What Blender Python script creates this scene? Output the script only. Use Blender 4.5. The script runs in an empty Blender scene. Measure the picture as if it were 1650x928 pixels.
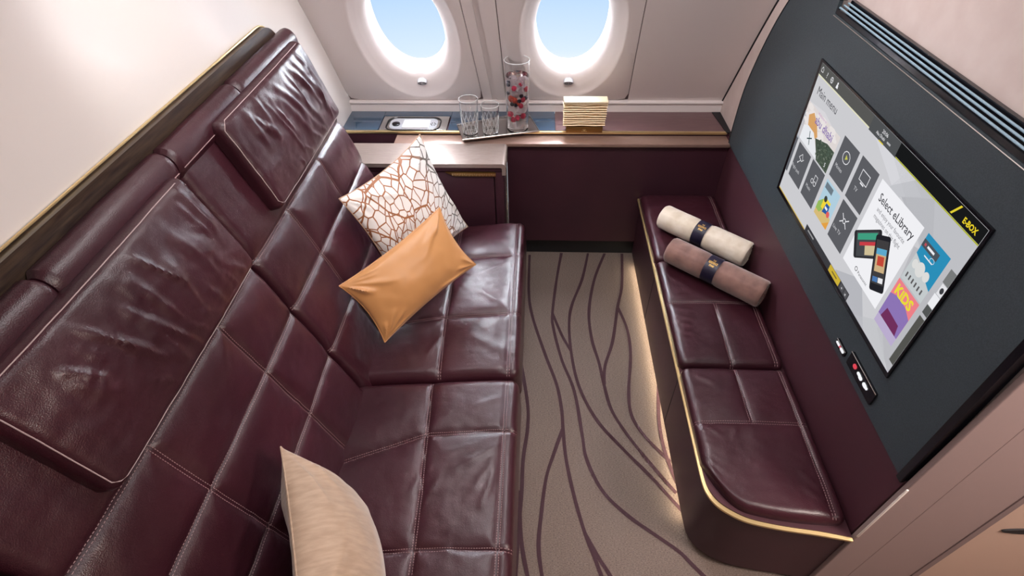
import bpy, bmesh, math, random
from mathutils import Vector, Matrix, noise
random.seed(4)
SC = bpy.context.scene
COL = SC.collection
V = Vector
# ------------------------------------------------------------------ camera, world, light, exposure
PITCH, YAW, ROLL, FPX = 0.76261373, 0.05728699, -0.02373517, 857.33
fwd = V((-math.sin(YAW)*math.cos(PITCH), math.cos(YAW)*math.cos(PITCH), -math.sin(PITCH)))
rt0 = V((math.cos(YAW), math.sin(YAW), 0)); up0 = rt0.cross(fwd)
rt = rt0*math.cos(ROLL)+up0*math.sin(ROLL); upv = -rt0*math.sin(ROLL)+up0*math.cos(ROLL)
cd = bpy.data.cameras.new('camera'); cam = bpy.data.objects.new('camera', cd); COL.objects.link(cam)
M = Matrix((rt, upv, -fwd)).transposed().to_4x4(); M.translation = V((0, 0, 2.0)); cam.matrix_world = M
cd.sensor_width = 36; cd.lens = FPX/1650*36; cd.clip_start = 0.05
SC.camera = cam
SC.view_settings.view_transform = 'Standard'; SC.view_settings.look = 'None'
SC.view_settings.gamma = 1; SC.view_settings.use_curve_mapping = False
SC.view_settings.exposure = 0.0

w = bpy.data.worlds.new('sky'); SC.world = w; w.use_nodes = True
nt = w.node_tree; nt.nodes.clear()
tc = nt.nodes.new('ShaderNodeTexCoord'); sep = nt.nodes.new('ShaderNodeSeparateXYZ')
rmp = nt.nodes.new('ShaderNodeValToRGB'); bg = nt.nodes.new('ShaderNodeBackground'); wo = nt.nodes.new('ShaderNodeOutputWorld')
mr = nt.nodes.new('ShaderNodeMapRange'); mr.inputs['From Min'].default_value = -0.5; mr.inputs['From Max'].default_value = 0.5
nt.links.new(tc.outputs['Generated'], sep.inputs[0]); nt.links.new(sep.outputs['Z'], mr.inputs['Value'])
nt.links.new(mr.outputs[0], rmp.inputs[0]); nt.links.new(rmp.outputs[0], bg.inputs[0]); nt.links.new(bg.outputs[0], wo.inputs[0])
e = rmp.color_ramp.elements
e[0].position = 0.0; e[0].color = (0.90, 0.95, 1.0, 1)
e[1].position = 1.0; e[1].color = (0.30, 0.52, 0.95, 1)
for p, c in ((0.12, (1.0, 1.0, 1.0, 1)), (0.165, (0.70, 0.84, 0.98, 1)), (0.25, (0.50, 0.70, 0.98, 1)), (0.5, (0.5, 0.7, 0.95, 1))):
    k = e.new(p); k.color = c
bg.inputs[1].default_value = 1.05

def area(name, loc, size, energy, col, target=None, sy=None, spread=None):
    l = bpy.data.lights.new(name, 'AREA'); l.energy = energy; l.color = col; l.size = size
    if sy: l.shape = 'RECTANGLE'; l.size_y = sy
    if spread: l.spread = spread
    o = bpy.data.objects.new(name, l); COL.objects.link(o); o.location = loc
    d = (V(target)-V(loc)) if target else V((0, 0, -1))
    o.rotation_euler = d.to_track_quat('-Z', 'Y').to_euler()
    return o
# daylight falling in through the two cabin windows, and two unseen ceiling fills added to brighten the room
area('daylight_window', (-0.60, 3.05, 1.69), 0.85, 108, (0.86, 0.93, 1.0), (-0.55, 1.9, 1.05))
area('daylight_window', (0.20, 3.05, 1.69), 0.85, 108, (0.86, 0.93, 1.0), (0.0, 1.9, 1.05))
area('ceiling_fill', (-0.05, 1.50, 2.16), 0.55, 11, (1.0, 0.98, 0.98), sy=0.9)
area('ceiling_fill', (0.35, 0.15, 2.21), 1.3, 11, (1.0, 0.97, 0.95), sy=0.8)
area('window_wall_fill', (-0.02, 1.50, 2.20), 1.7, 12, (1.0, 0.97, 0.96), (-0.02, 2.62, 1.05), sy=0.08)  # added strip lamp out of view, lifts the window lining and ledge
area('corridor_light', (1.65, 0.05, 2.1), 0.5, 42, (1.0, 0.88, 0.80), (1.5, 0.6, 0.3))

def spot(name, loc, target, energy, deg, col=(1.0, 0.98, 0.96)):
    l = bpy.data.lights.new(name, 'SPOT'); l.energy = energy; l.color = col; l.spot_size = math.radians(deg); l.spot_blend = 1.0; l.shadow_soft_size = 0.03
    o = bpy.data.objects.new(name, l); COL.objects.link(o); o.location = loc
    o.rotation_euler = (V(target)-V(loc)).to_track_quat('-Z', 'Y').to_euler(); return o
# unseen spots added overhead to put pools of light on the white side wall
spot('wall_fill_spot', (-0.55, 1.05, 2.20), (-0.985, 1.28, 1.60), 14, 38)
spot('wall_fill_spot', (-0.60, 1.75, 2.15), (-0.985, 2.10, 1.46), 14, 46)

# ------------------------------------------------------------------ materials
def srgb(r, g, b):
    f = lambda c: (c/255/12.92) if c/255 <= 0.04045 else ((c/255+0.055)/1.055)**2.4
    return (f(r), f(g), f(b), 1)
def mat(name, col, rough=0.5, metal=0.0, **kw):
    m = bpy.data.materials.new(name); m.use_nodes = True
    b = m.node_tree.nodes['Principled BSDF']
    b.inputs['Base Color'].default_value = col; b.inputs['Roughness'].default_value = rough; b.inputs['Metallic'].default_value = metal
    for k, v in kw.items():
        b.inputs[k.replace('_', ' ')].default_value = v
    return m
def N(m, t): return m.node_tree.nodes.new(t)
def L(m, a, b): m.node_tree.links.new(a, b)
def bsdf(m): return m.node_tree.nodes['Principled BSDF']
def add_bump(m, kind='noise', scale=50, strength=0.2, dist=0.002, detail=3, vec=(1, 1, 1), extra=None):
    t = N(m, 'ShaderNodeTexCoord'); mp = N(m, 'ShaderNodeMapping'); mp.inputs['Scale'].default_value = vec
    L(m, t.outputs['Object'], mp.inputs[0])
    if kind == 'noise':
        n = N(m, 'ShaderNodeTexNoise'); n.inputs['Scale'].default_value = scale; n.inputs['Detail'].default_value = detail; out = n.outputs[0]
    else:
        n = N(m, 'ShaderNodeTexVoronoi'); n.inputs['Scale'].default_value = scale; out = n.outputs['Distance']
    L(m, mp.outputs[0], n.inputs['Vector'])
    b = N(m, 'ShaderNodeBump'); b.inputs['Strength'].default_value = strength; b.inputs['Distance'].default_value = dist
    L(m, out, b.inputs['Height'])
    bs = bsdf(m)
    if bs.inputs['Normal'].is_linked:
        L(m, bs.inputs['Normal'].links[0].from_socket, b.inputs['Normal'])
    L(m, b.outputs[0], bs.inputs['Normal'])
    return n
def vary(m, c1, c2, scale=5, vec=(1, 1, 1), detail=4, lo=0.35, hi=0.65):
    t = N(m, 'ShaderNodeTexCoord'); mp = N(m, 'ShaderNodeMapping'); mp.inputs['Scale'].default_value = vec
    L(m, t.outputs['Object'], mp.inputs[0])
    n = N(m, 'ShaderNodeTexNoise'); n.inputs['Scale'].default_value = scale; n.inputs['Detail'].default_value = detail
    L(m, mp.outputs[0], n.inputs['Vector'])
    r = N(m, 'ShaderNodeValToRGB'); r.color_ramp.elements[0].position = lo; r.color_ramp.elements[1].position = hi
    r.color_ramp.elements[0].color = c1; r.color_ramp.elements[1].color = c2
    L(m, n.outputs[0], r.inputs[0]); L(m, r.outputs[0], bsdf(m).inputs['Base Color'])
    return m
def emis(name, col, s):
    m = bpy.data.materials.new(name); m.use_nodes = True; n = m.node_tree; n.nodes.clear()
    e = n.nodes.new('ShaderNodeEmission'); e.inputs[0].default_value = col; e.inputs[1].default_value = s
    o = n.nodes.new('ShaderNodeOutputMaterial'); n.links.new(e.outputs[0], o.inputs[0]); return m

LEATHER = mat('plum_leather', srgb(62, 26, 35), 0.33, 0, Specular_IOR_Level=0.46, Coat_Weight=0.14, Coat_Roughness=0.22)
vary(LEATHER, srgb(50, 20, 29), srgb(60, 25, 35), 3)
add_bump(LEATHER, 'voronoi', 420, 0.30, 0.0012)
add_bump(LEATHER, 'noise', 28, 0.35, 0.004, 3)
LEATHERP = mat('plum_panel_leather', srgb(68, 34, 43), 0.5, 0, Specular_IOR_Level=0.4)
add_bump(LEATHERP, 'noise', 500, 0.12, 0.001)
LACQ = mat('plum_lacquer', srgb(74, 42, 50), 0.42, 0, Specular_IOR_Level=0.4)
vary(LACQ, srgb(57, 30, 40), srgb(63, 33, 43), 5)
TOPM = mat('bronze_lacquer', srgb(180, 164, 154), 0.3, 0.5)
vary(TOPM, srgb(164, 146, 138), srgb(184, 168, 160), 30, (1, 30, 30))
THREAD = mat('thread', srgb(160, 130, 132), 0.7)
PIPING = mat('piping', srgb(178, 158, 158), 0.5)
GOLD = mat('gold_trim', srgb(222, 196, 144), 0.3, 0.85)
BRASS = mat('dark_brass', srgb(150, 112, 62), 0.35, 0.85)
WHITEW = mat('gloss_white_wall', srgb(222, 216, 213), 0.22, 0, Coat_Weight=0.5, Coat_Roughness=0.18)
add_bump(WHITEW, 'noise', 2.2, 0.05, 0.02, 1)
WALLP = mat('cabin_panel', srgb(216, 205, 203), 0.45)
add_bump(WALLP, 'noise', 300, 0.04, 0.001)
GROOVE = mat('panel_gap', srgb(96, 78, 78), 0.7)
PINKW = mat('pale_pink_wall', srgb(205, 182, 176), 0.5)
vary(PINKW, srgb(204, 186, 181), srgb(211, 195, 190), 14)
JAMB = mat('beige_jamb', srgb(144, 124, 122), 0.5)
WARMW = mat('warm_door', srgb(190, 162, 146), 0.4)
DARK = mat('charcoal_panel', srgb(72, 80, 88), 0.55, 0, Specular_IOR_Level=0.35)
vary(DARK, srgb(52, 60, 66), srgb(61, 70, 76), 300, detail=2)
add_bump(DARK, 'noise', 700, 0.25, 0.001)
BLACK = mat('gloss_black', srgb(16, 16, 22), 0.22)
BLACKM = mat('matt_black', srgb(18, 17, 22), 0.6)
GLASSD = mat('smoked_blue_glass', srgb(52, 72, 92), 0.12, 0.0, Coat_Weight=0.6, Coat_Roughness=0.05)
SILVER = mat('brushed_silver', srgb(200, 198, 194), 0.22, 0.9)
LATCHM = mat('latch_grey', srgb(170, 165, 168), 0.4)
STEEL = mat('polished_steel', srgb(205, 203, 200), 0.12, 1.0)
WOOD = mat('dark_oak', srgb(56, 44, 38), 0.3)
vary(WOOD, srgb(36, 26, 26), srgb(72, 58, 46), 6, (30, 2, 30), 6, 0.3, 0.7)
GLASS = mat('clear_glass', (1, 1, 1, 1), 0.01, 0, Transmission_Weight=1.0, IOR=1.45)
CUT = mat('cut_glass', (1, 1, 1, 1), 0.06, 0, Transmission_Weight=0.45, IOR=1.5)  # partly white body imitates window backlight on the rims and cuts
PANE = mat('window_pane', (1, 1, 1, 1), 0.0, 0, Transmission_Weight=1.0, IOR=1.02)
WATER = mat('berry_water', (1.0, 0.94, 0.95, 1), 0.0, 0, Transmission_Weight=1.0, IOR=1.33)
ICE = mat('ice', (1.0, 0.90, 0.92, 1), 0.15, 0, Transmission_Weight=0.45, IOR=1.25)
BLUEB = mat('blueberry', srgb(28, 32, 62), 0.4)
RASP = mat('raspberry', srgb(222, 52, 92), 0.35)
STRAW = mat('strawberry', srgb(232, 82, 58), 0.35)
SATIN = mat('orange_satin', srgb(198, 140, 84), 0.42, 0.0, Sheen_Weight=0.25, Specular_IOR_Level=0.6)
add_bump(SATIN, 'noise', 900, 0.15, 0.0006)
BEIGE = mat('beige_silk', srgb(170, 142, 116), 0.6, 0.0, Sheen_Weight=0.5)
vary(BEIGE, srgb(160, 134, 112), srgb(176, 150, 127), 22, (5, 1, 1), 5)
add_bump(BEIGE, 'noise', 700, 0.3, 0.001)
CREAMT = mat('cream_fleece', srgb(226, 212, 192), 0.85, 0, Sheen_Weight=0.5)
vary(CREAMT, srgb(214, 198, 176), srgb(234, 222, 206), 18); add_bump(CREAMT, 'noise', 500, 0.35, 0.0015)
BROWNT = mat('brown_fleece', srgb(128, 94, 84), 0.85, 0, Sheen_Weight=0.5)
vary(BROWNT, srgb(112, 80, 72), srgb(142, 106, 96), 18); add_bump(BROWNT, 'noise', 500, 0.35, 0.0015)
NAVY = mat('navy_band', srgb(24, 20, 44), 0.45)
GOLDINK = mat('gold_ink', srgb(214, 170, 84), 0.4, 0.4)
NAPK = mat('champagne_napkins', srgb(236, 214, 178), 0.4, 0.35)
NAPD = mat('napkin_folds', srgb(150, 118, 70), 0.5, 0.3)
LEDW = emis('warm_led', (1.0, 0.84, 0.58, 1), 30)
COVE = emis('cove_led', (1.0, 0.88, 0.82, 1), 3.2)
SLATB = mat('blue_slat', srgb(150, 178, 196), 0.35, 0.2)
CARPET = mat('taupe_carpet', srgb(146, 120, 104), 0.95, 0, Specular_IOR_Level=0.1)
vary(CARPET, srgb(98, 85, 79), srgb(136, 121, 113), 260, (0.6, 1.6, 1), 3, 0.3, 0.7)
add_bump(CARPET, 'noise', 260, 0.7, 0.005, 3, (0.6, 1.6, 1))
CARVE = mat('carpet_line', srgb(70, 50, 56), 0.95, 0, Specular_IOR_Level=0.1)
add_bump(CARVE, 'noise', 260, 0.6, 0.004)
# white cushion print: branching cells spreading from one corner
PRINT = mat('branch_print', srgb(235, 228, 222), 0.5, 0, Sheen_Weight=0.2)
def make_print(m):
    n = m.node_tree; t = N(m, 'ShaderNodeTexCoord'); s = N(m, 'ShaderNodeSeparateXYZ'); L(m, t.outputs['Object'], s.inputs[0])
    def mth(op, a, b=None, c=None):
        q = N(m, 'ShaderNodeMath'); q.operation = op
        for i, x in enumerate((a, b, c)):
            if x is None: continue
            if isinstance(x, (int, float)): q.inputs[i].default_value = x
            else: L(m, x, q.inputs[i])
        return q.outputs[0]
    nz = N(m, 'ShaderNodeTexNoise'); nz.inputs['Scale'].default_value = 7; L(m, t.outputs['Object'], nz.inputs['Vector'])
    x = mth('ADD', s.outputs['X'], 0.17); y = mth('ADD', s.outputs['Y'], 0.30)
    r = mth('POWER', mth('ADD', mth('MULTIPLY', x, x), mth('MULTIPLY', y, y)), 0.5)
    th = mth('ARCTAN2', x, y)
    th2 = mth('ADD', mth('MULTIPLY', th, 13.5), mth('MULTIPLY', nz.outputs[0], 1.5))
    cmb = N(m, 'ShaderNodeCombineXYZ'); L(m, mth('MULTIPLY', r, 21.0), cmb.inputs[0]); L(m, th2, cmb.inputs[1])
    vo = N(m, 'ShaderNodeTexVoronoi'); vo.feature = 'DISTANCE_TO_EDGE'; vo.inputs['Scale'].default_value = 1.0; vo.voronoi_dimensions = '2D'
    vo.inputs['Randomness'].default_value = 0.9
    L(m, cmb.outputs[0], vo.inputs['Vector'])
    thin = mth('LESS_THAN', vo.outputs['Distance'], 0.058)
    # heavier branches
    cm2 = N(m, 'ShaderNodeCombineXYZ'); L(m, mth('MULTIPLY', r, 6.0), cm2.inputs[0]); L(m, mth('MULTIPLY', th2, 0.30), cm2.inputs[1])
    v2 = N(m, 'ShaderNodeTexVoronoi'); v2.feature = 'DISTANCE_TO_EDGE'; v2.inputs['Scale'].default_value = 1.0; v2.voronoi_dimensions = '2D'
    L(m, cm2.outputs[0], v2.inputs['Vector'])
    thick = mth('LESS_THAN', v2.outputs['Distance'], 0.026)
    line = mth('MAXIMUM', thin, thick)
    gr = N(m, 'ShaderNodeMapRange'); gr.inputs['From Min'].default_value = 0.10; gr.inputs['From Max'].default_value = 0.17
    L(m, s.outputs['X'], gr.inputs['Value'])
    lc = N(m, 'ShaderNodeMix'); lc.data_type = 'RGBA'; lc.inputs[6].default_value = srgb(150, 92, 52); lc.inputs[7].default_value = srgb(92, 84, 78)
    L(m, gr.outputs[0], lc.inputs[0])
    mx = N(m, 'ShaderNodeMix'); mx.data_type = 'RGBA'; mx.inputs[6].default_value = srgb(236, 232, 230); L(m, lc.outputs[2], mx.inputs[7]); L(m, line, mx.inputs[0])
    L(m, mx.outputs[2], bsdf(m).inputs['Base Color'])
make_print(PRINT)

# ------------------------------------------------------------------ helpers
def obj(name, bm, m, parent=None, smooth=True, loc=None):
    me = bpy.data.meshes.new(name)
    bmesh.ops.recalc_face_normals(bm, faces=bm.faces)
    bm.to_mesh(me); bm.free()
    ms = m if isinstance(m, (list, tuple)) else [m]
    for x in ms: me.materials.append(x)
    if smooth:
        for p in me.polygons: p.use_smooth = True
        try: me.set_sharp_from_angle(angle=math.radians(38))
        except Exception: pass
    o = bpy.data.objects.new(name, me); COL.objects.link(o)
    if parent:
        o.parent = parent
        o.matrix_parent_inverse = Matrix.Identity(4)
        # geometry is given in world space: move it into the parent's space
        me.transform(world_of(parent).inverted())
    return o
def world_of(o):
    m = Matrix.LocRotScale(o.location, o.rotation_euler, o.scale)
    return world_of(o.parent) @ m if o.parent else m
def thing(name, label, cat, loc=(0, 0, 0), rot=(0, 0, 0), group=None):
    o = bpy.data.objects.new(name, None); COL.objects.link(o); o.location = loc; o.rotation_euler = rot
    o.empty_display_size = 0.1
    o['label'] = label; o['category'] = cat
    if group: o['group'] = group
    return o
def tag(o, label, cat, group=None):
    o['label'] = label; o['category'] = cat
    if group: o['group'] = group
    return o
def struct(name, bm, m, smooth=True):
    o = obj(name, bm, m, None, smooth); o['kind'] = 'structure'; return o
def BM(): return bmesh.new()
def box(bm, x0, x1, y0, y1, z0, z1, bev=0.0, mi=0, seg=2):
    r = bmesh.ops.create_cube(bm, size=1)
    vs = r['verts']
    bmesh.ops.scale(bm, vec=(x1-x0, y1-y0, z1-z0), verts=vs)
    bmesh.ops.translate(bm, vec=((x0+x1)/2, (y0+y1)/2, (z0+z1)/2), verts=vs)
    fs = set(f for v in vs for f in v.link_faces)
    for f in fs: f.material_index = mi
    if bev:
        es = set(x for v in vs for x in v.link_edges)
        bmesh.ops.bevel(bm, geom=list(es), offset=bev, segments=seg, affect='EDGES', profile=0.5, material=-1)
    return bm
def prism(bm, pts, ax, a, b, mi=0):
    """closed outline pts (2-D) extruded along axis ax from a to b"""
    def P(p, t):
        return {'x': (t, p[0], p[1]), 'y': (p[0], t, p[1]), 'z': (p[0], p[1], t)}[ax]
    A = [bm.verts.new(P(p, a)) for p in pts]; B = [bm.verts.new(P(p, b)) for p in pts]
    fs = [bm.faces.new(A), bm.faces.new(B)]
    n = len(pts)
    for i in range(n): fs.append(bm.faces.new((A[i], A[(i+1) % n], B[(i+1) % n], B[i])))
    for f in fs: f.material_index = mi
    return bm
def tube(bm, pts, r, seg=8, closed=False, mi=0, taper=None):
    pts = [V(p) for p in pts]; n = len(pts); rings = []
    prev = None
    for i, p in enumerate(pts):
        a = pts[(i-1) % n] if (closed or i > 0) else p
        b = pts[(i+1) % n] if (closed or i < n-1) else p
        d = (b-a).normalized()
        if prev is None: u = d.orthogonal().normalized()
        else:
            u = prev-d*prev.dot(d)
            u = u.normalized() if u.length > 1e-6 else d.orthogonal().normalized()
        prev = u; v = d.cross(u)
        rr = r*(taper[i] if taper else 1)
        rings.append([bm.verts.new(p+(u*math.cos(2*math.pi*k/seg)+v*math.sin(2*math.pi*k/seg))*rr) for k in range(seg)])
    for i in range(n if closed else n-1):
        A = rings[i]; B = rings[(i+1) % n]
        for k in range(seg):
            f = bm.faces.new((A[k], A[(k+1) % seg], B[(k+1) % seg], B[k])); f.material_index = mi
    if not closed:
        for R in (rings[0], rings[-1]):
            f = bm.faces.new(R); f.material_index = mi
    return bm
def lathe(bm, prof, c, seg=48, mi=0):
    rings = []
    for r, z in prof:
        if r < 1e-6: rings.append([bm.verts.new((c[0], c[1], c[2]+z))])
        else: rings.append([bm.verts.new((c[0]+r*math.cos(2*math.pi*k/seg), c[1]+r*math.sin(2*math.pi*k/seg), c[2]+z)) for k in range(seg)])
    for A, B in zip(rings, rings[1:]):
        if len(A) == 1 and len(B) == 1: continue
        for k in range(seg):
            if len(A) == 1: f = bm.faces.new((A[0], B[k], B[(k+1) % seg]))
            elif len(B) == 1: f = bm.faces.new((A[k], A[(k+1) % seg], B[0]))
            else: f = bm.faces.new((A[k], A[(k+1) % seg], B[(k+1) % seg], B[k]))
            f.material_index = mi
    return bm
def seg_d(u, v, s):
    (a, b), (c, d) = s
    dx, dy = c-a, d-b; L2 = dx*dx+dy*dy
    t = max(0, min(1, ((u-a)*dx+(v-b)*dy)/L2)) if L2 else 0
    return math.hypot(u-a-t*dx, v-b-t*dy), t
def nz(*p): return noise.noise(V(p))
def catmull(P, n=8):
    out = []
    for i in range(len(P)-1):
        p0 = P[max(i-1, 0)]; p1 = P[i]; p2 = P[i+1]; p3 = P[min(i+2, len(P)-1)]
        for k in range(n):
            t = k/n
            out.append(tuple(0.5*((2*b)+(-a+c)*t+(2*a-5*b+4*c-d)*t*t+(-a+3*b-3*c+d)*t**3) for a, b, c, d in zip(p0, p1, p2, p3)))
    out.append(tuple(P[-1])); return out

class Pad:
    """upholstered cushion: rounded box with seams, crown and creases. local (u along LU, v along LV, h out)"""
    def __init__(s, LU, LV, T, r, frame, seams=(), folds=(), crown=0.012, puff=0.008, seed=0, wr=0.004, nu=70, nv=70, shape=None):
        s.__dict__.update(locals())
    def H(s, u, v):
        h = s.crown*max(0, 1-(2*u/s.LU-1)**2)**0.6*max(0, 1-(2*v/s.LV-1)**2)**0.6
        dm = 9
        for k, sg in enumerate(s.seams):
            d, t = seg_d(u, v, sg); dm = min(dm, d)
            h -= 0.0045*math.exp(-(d/0.0035)**2)
            # little puckers gathered along the seam
            q = t*math.hypot(sg[1][0]-sg[0][0], sg[1][1]-sg[0][1])
            w_ = max(0, nz(q*9, k*3.1, s.seed*1.7))
            h += 0.0016*w_*math.sin(q*330+nz(q*20, k, 2)*5+d*60)*math.exp(-d/0.022)*min(1, d/0.006)
        if s.seams: h -= s.puff*math.exp(-dm/0.022)
        h += s.wr*(nz(u*6, v*6, s.seed)+0.5*nz(u*14, v*14, s.seed+5)+0.30*nz(u*34, v*34, s.seed+7))
        for (a, b, amp, wd) in s.folds:
            d, t = seg_d(u, v, (a, b))
            dd = d+0.004*nz(t*6, a[0]*9, a[1]*9)
            h += amp*math.exp(-(dd/wd)**2)*math.sin(math.pi*min(1, max(0, t*0.92+0.04)))**0.7
        return h
    def local(s, u, v, extra=0.0):
        r = s.r
        a = max(0, 1-u/r) if u < r else (-max(0, 1-(s.LU-u)/r) if u > s.LU-r else 0)
        b = max(0, 1-v/r) if v < r else (-max(0, 1-(s.LV-v)/r) if v > s.LV-r else 0)
        rad = math.hypot(a, b)
        if rad > 1: a, b = a/rad, b/rad; rad = 1
        U = u; W = v
        # profile: quarter circle
        if rad > 0:
            ang = rad*math.pi/2
            sx = math.sin(ang)/rad
            U = (r-a*sx*r) if u < r else ((s.LU-r)-a*sx*r if u > s.LU-r else u)
            W = (r-b*sx*r) if v < r else ((s.LV-r)-b*sx*r if v > s.LV-r else v)
            drop = r*(1-math.cos(ang))
        else: drop = 0
        fade = math.cos(rad*math.pi/2) if rad > 0 else 1
        h = s.H(u, v)*max(0.15, fade)-drop+extra
        if s.shape: U, W = s.shape(U, W)
        return U, W, h
    def pos(s, u, v, extra=0.0): return s.frame(*s.local(u, v, extra))
    def mesh(s, bm=None):
        bm = bm or BM(); nu, nv = s.nu, s.nv
        def ts(n, Ln):
            k = 6; out = [s.r*(i/k) for i in range(k)]
            m_ = n-2*k
            out += [s.r+(Ln-2*s.r)*i/m_ for i in range(m_+1)]
            out += [Ln-s.r*(1-(i+1)/k) for i in range(k)]
            return out
        us, vs = ts(nu, s.LU), ts(nv, s.LV)
        G = [[bm.verts.new(s.pos(u, v)) for v in vs] for u in us]
        for i in range(len(us)-1):
            for j in range(len(vs)-1):
                bm.faces.new((G[i][j], G[i+1][j], G[i+1][j+1], G[i][j+1]))
        a, b = len(us)-1, len(vs)-1
        idx = [(i, 0) for i in range(a)]+[(a, j) for j in range(b)]+[(i, b) for i in range(a, 0, -1)]+[(0, j) for j in range(b, 0, -1)]
        ring = [G[i][j] for i, j in idx]; n = len(ring)
        for lv in (0.5, 1.0):
            new = []
            for (i, j) in idx:
                U, W, h = s.local(us[i], vs[j])
                new.append(bm.verts.new(s.frame(U, W, -s.r+(-(s.T-s.r))*lv)))
            for k in range(n): bm.faces.new((ring[k], ring[(k+1) % n], new[(k+1) % n], new[k]))
            ring = new
        bm.faces.new(ring)
        bmesh.ops.remove_doubles(bm, verts=bm.verts, dist=0.00005)
        return bm
    def stitches(s, lines, parent, gap=0.0045, step=0.0075, rows=(-1, 1), m=None, wd=0.0009):
        bm = BM()
        for sg in lines:
            (a, b), (c, d) = sg; Ln = math.hypot(c-a, d-b); tu, tv = (c-a)/Ln, (d-b)/Ln
            n = int(Ln/step)
            for row in rows:
                ou, ov = -tv*gap*row, tu*gap*row
                for k in range(n):
                    q0 = (k+0.18)/n; q1 = (k+0.78)/n
                    p0 = V(s.pos(a+(c-a)*q0+ou, b+(d-b)*q0+ov, 0.0006)); p1 = V(s.pos(a+(c-a)*q1+ou, b+(d-b)*q1+ov, 0.0006))
                    up = V(s.frame(0, 0, 1))-V(s.frame(0, 0, 0))
                    t = (p1-p0).normalized(); sd = t.cross(up).normalized()*wd; hh = up.normalized()*wd*0.9
                    vs = [bm.verts.new(x) for x in (p0-sd, p0+hh, p0+sd, p1+sd, p1+hh, p1-sd)]
                    bm.faces.new((vs[0], vs[1], vs[4], vs[5])); bm.faces.new((vs[1], vs[2], vs[3], vs[4])); bm.faces.new((vs[0], vs[5], vs[3], vs[2]))
        return obj('stitching', bm, m or THREAD, parent, False)
    def cord(s, pts, parent, r=0.0022, m=None, extra=0.0, name='piping'):
        bm = BM(); tube(bm, [s.pos(u, v, extra) for u, v in pts], r, 6)
        return obj(name, bm, m or PIPING, parent)

# ------------------------------------------------------------------ room shell
XL, XR, FRONT = -0.985, 0.95, 2.37
bm = BM(); box(bm, -1.05, 3.0, -1.6, 2.9, -0.05, 0.0)
def ribbon(bm, pts, wdt, z, mi):
    P = catmull(pts, 8); prev = None
    for i, p in enumerate(P):
        a = P[max(i-1, 0)]; b = P[min(i+1, len(P)-1)]
        d = V((b[0]-a[0], b[1]-a[1])).normalized(); n = V((-d.y, d.x))*wdt/2*(1+0.18*nz(p[0]*9, p[1]*9, 1))
        cur = (bm.verts.new((p[0]+n.x, p[1]+n.y, z)), bm.verts.new((p[0]-n.x, p[1]-n.y, z)))
        if prev:
            f = bm.faces.new((prev[0], prev[1], cur[1], cur[0])); f.material_index = mi
        prev = cur
CUR = [[(-0.029, 2.37), (-0.028, 2.063), (-0.006, 1.88), (0.057, 1.636), (0.11, 1.456), (0.129, 1.324), (0.132, 1.231)],
 [(0.132, 1.231), (0.093, 1.115), (0.06, 1.006), (0.04, 0.858), (0.031, 0.746), (0.043, 0.647), (0.07, 0.5)],
 [(0.132, 1.231), (0.141, 1.089), (0.167, 0.934), (0.201, 0.795), (0.237, 0.69), (0.26, 0.6), (0.28, 0.4)],
 [(0.201, 0.795), (0.245, 0.711), (0.279, 0.655), (0.33, 0.55)],
 [(0.156, 2.39), (0.124, 2.165), (0.097, 1.904), (0.101, 1.797), (0.137, 1.6), (0.188, 1.424), (0.212, 1.204), (0.224, 1.091), (0.276, 0.962), (0.361, 0.869), (0.464, 0.793), (0.533, 0.742), (0.577, 0.692), (0.66, 0.6)],
 [(0.097, 1.904), (0.141, 1.757), (0.183, 1.654)],
 [(0.31, 2.39), (0.264, 2.168), (0.202, 1.974), (0.181, 1.841), (0.183, 1.654), (0.209, 1.458), (0.275, 1.281), (0.368, 1.151), (0.475, 1.02), (0.547, 0.922), (0.60, 0.85)],
 [(0.406, 2.39), (0.332, 2.17), (0.287, 1.931), (0.287, 1.74), (0.312, 1.586), (0.325, 1.462), (0.346, 1.33), (0.4, 1.21), (0.483, 1.072), (0.56, 0.96)],
 [(0.506, 2.39), (0.477, 2.123), (0.437, 1.957), (0.389, 1.723), (0.339, 1.569), (0.326, 1.462)],
 [(0.437, 1.957), (0.468, 1.806), (0.467, 1.647), (0.433, 1.431), (0.431, 1.301), (0.476, 1.198), (0.56, 1.09)],
 [(-0.06, 1.6), (-0.021, 1.352), (-0.018, 1.227), (-0.033, 1.083), (-0.036, 0.927), (-0.044, 0.787), (-0.05, 0.6)],
 [(-0.045, 0.95), (-0.032, 0.765), (-0.007, 0.645), (0.03, 0.5)],
 [(0.57, 1.46), (0.544, 1.274), (0.546, 1.129), (0.57, 1.0)]]
for ci, c in enumerate(CUR): ribbon(bm, c, 0.0145, 0.0010+0.00015*ci, 1)
struct('floor', bm, [CARPET, CARVE], False)
bm = BM(); box(bm, -1.05, 3.0, -1.6, 2.35, 2.25, 2.3); struct('ceiling', bm, WALLP, False)
bm = BM(); box(bm, XL-0.05, XL, -1.6, 2.9, 0, 2.25); struct('wall_left', bm, WHITEW, False)
bm = BM(); box(bm, -1.05, 3.0, -1.65, -1.6, 0, 2.25); struct('wall_near', bm, JAMB, False)
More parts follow.
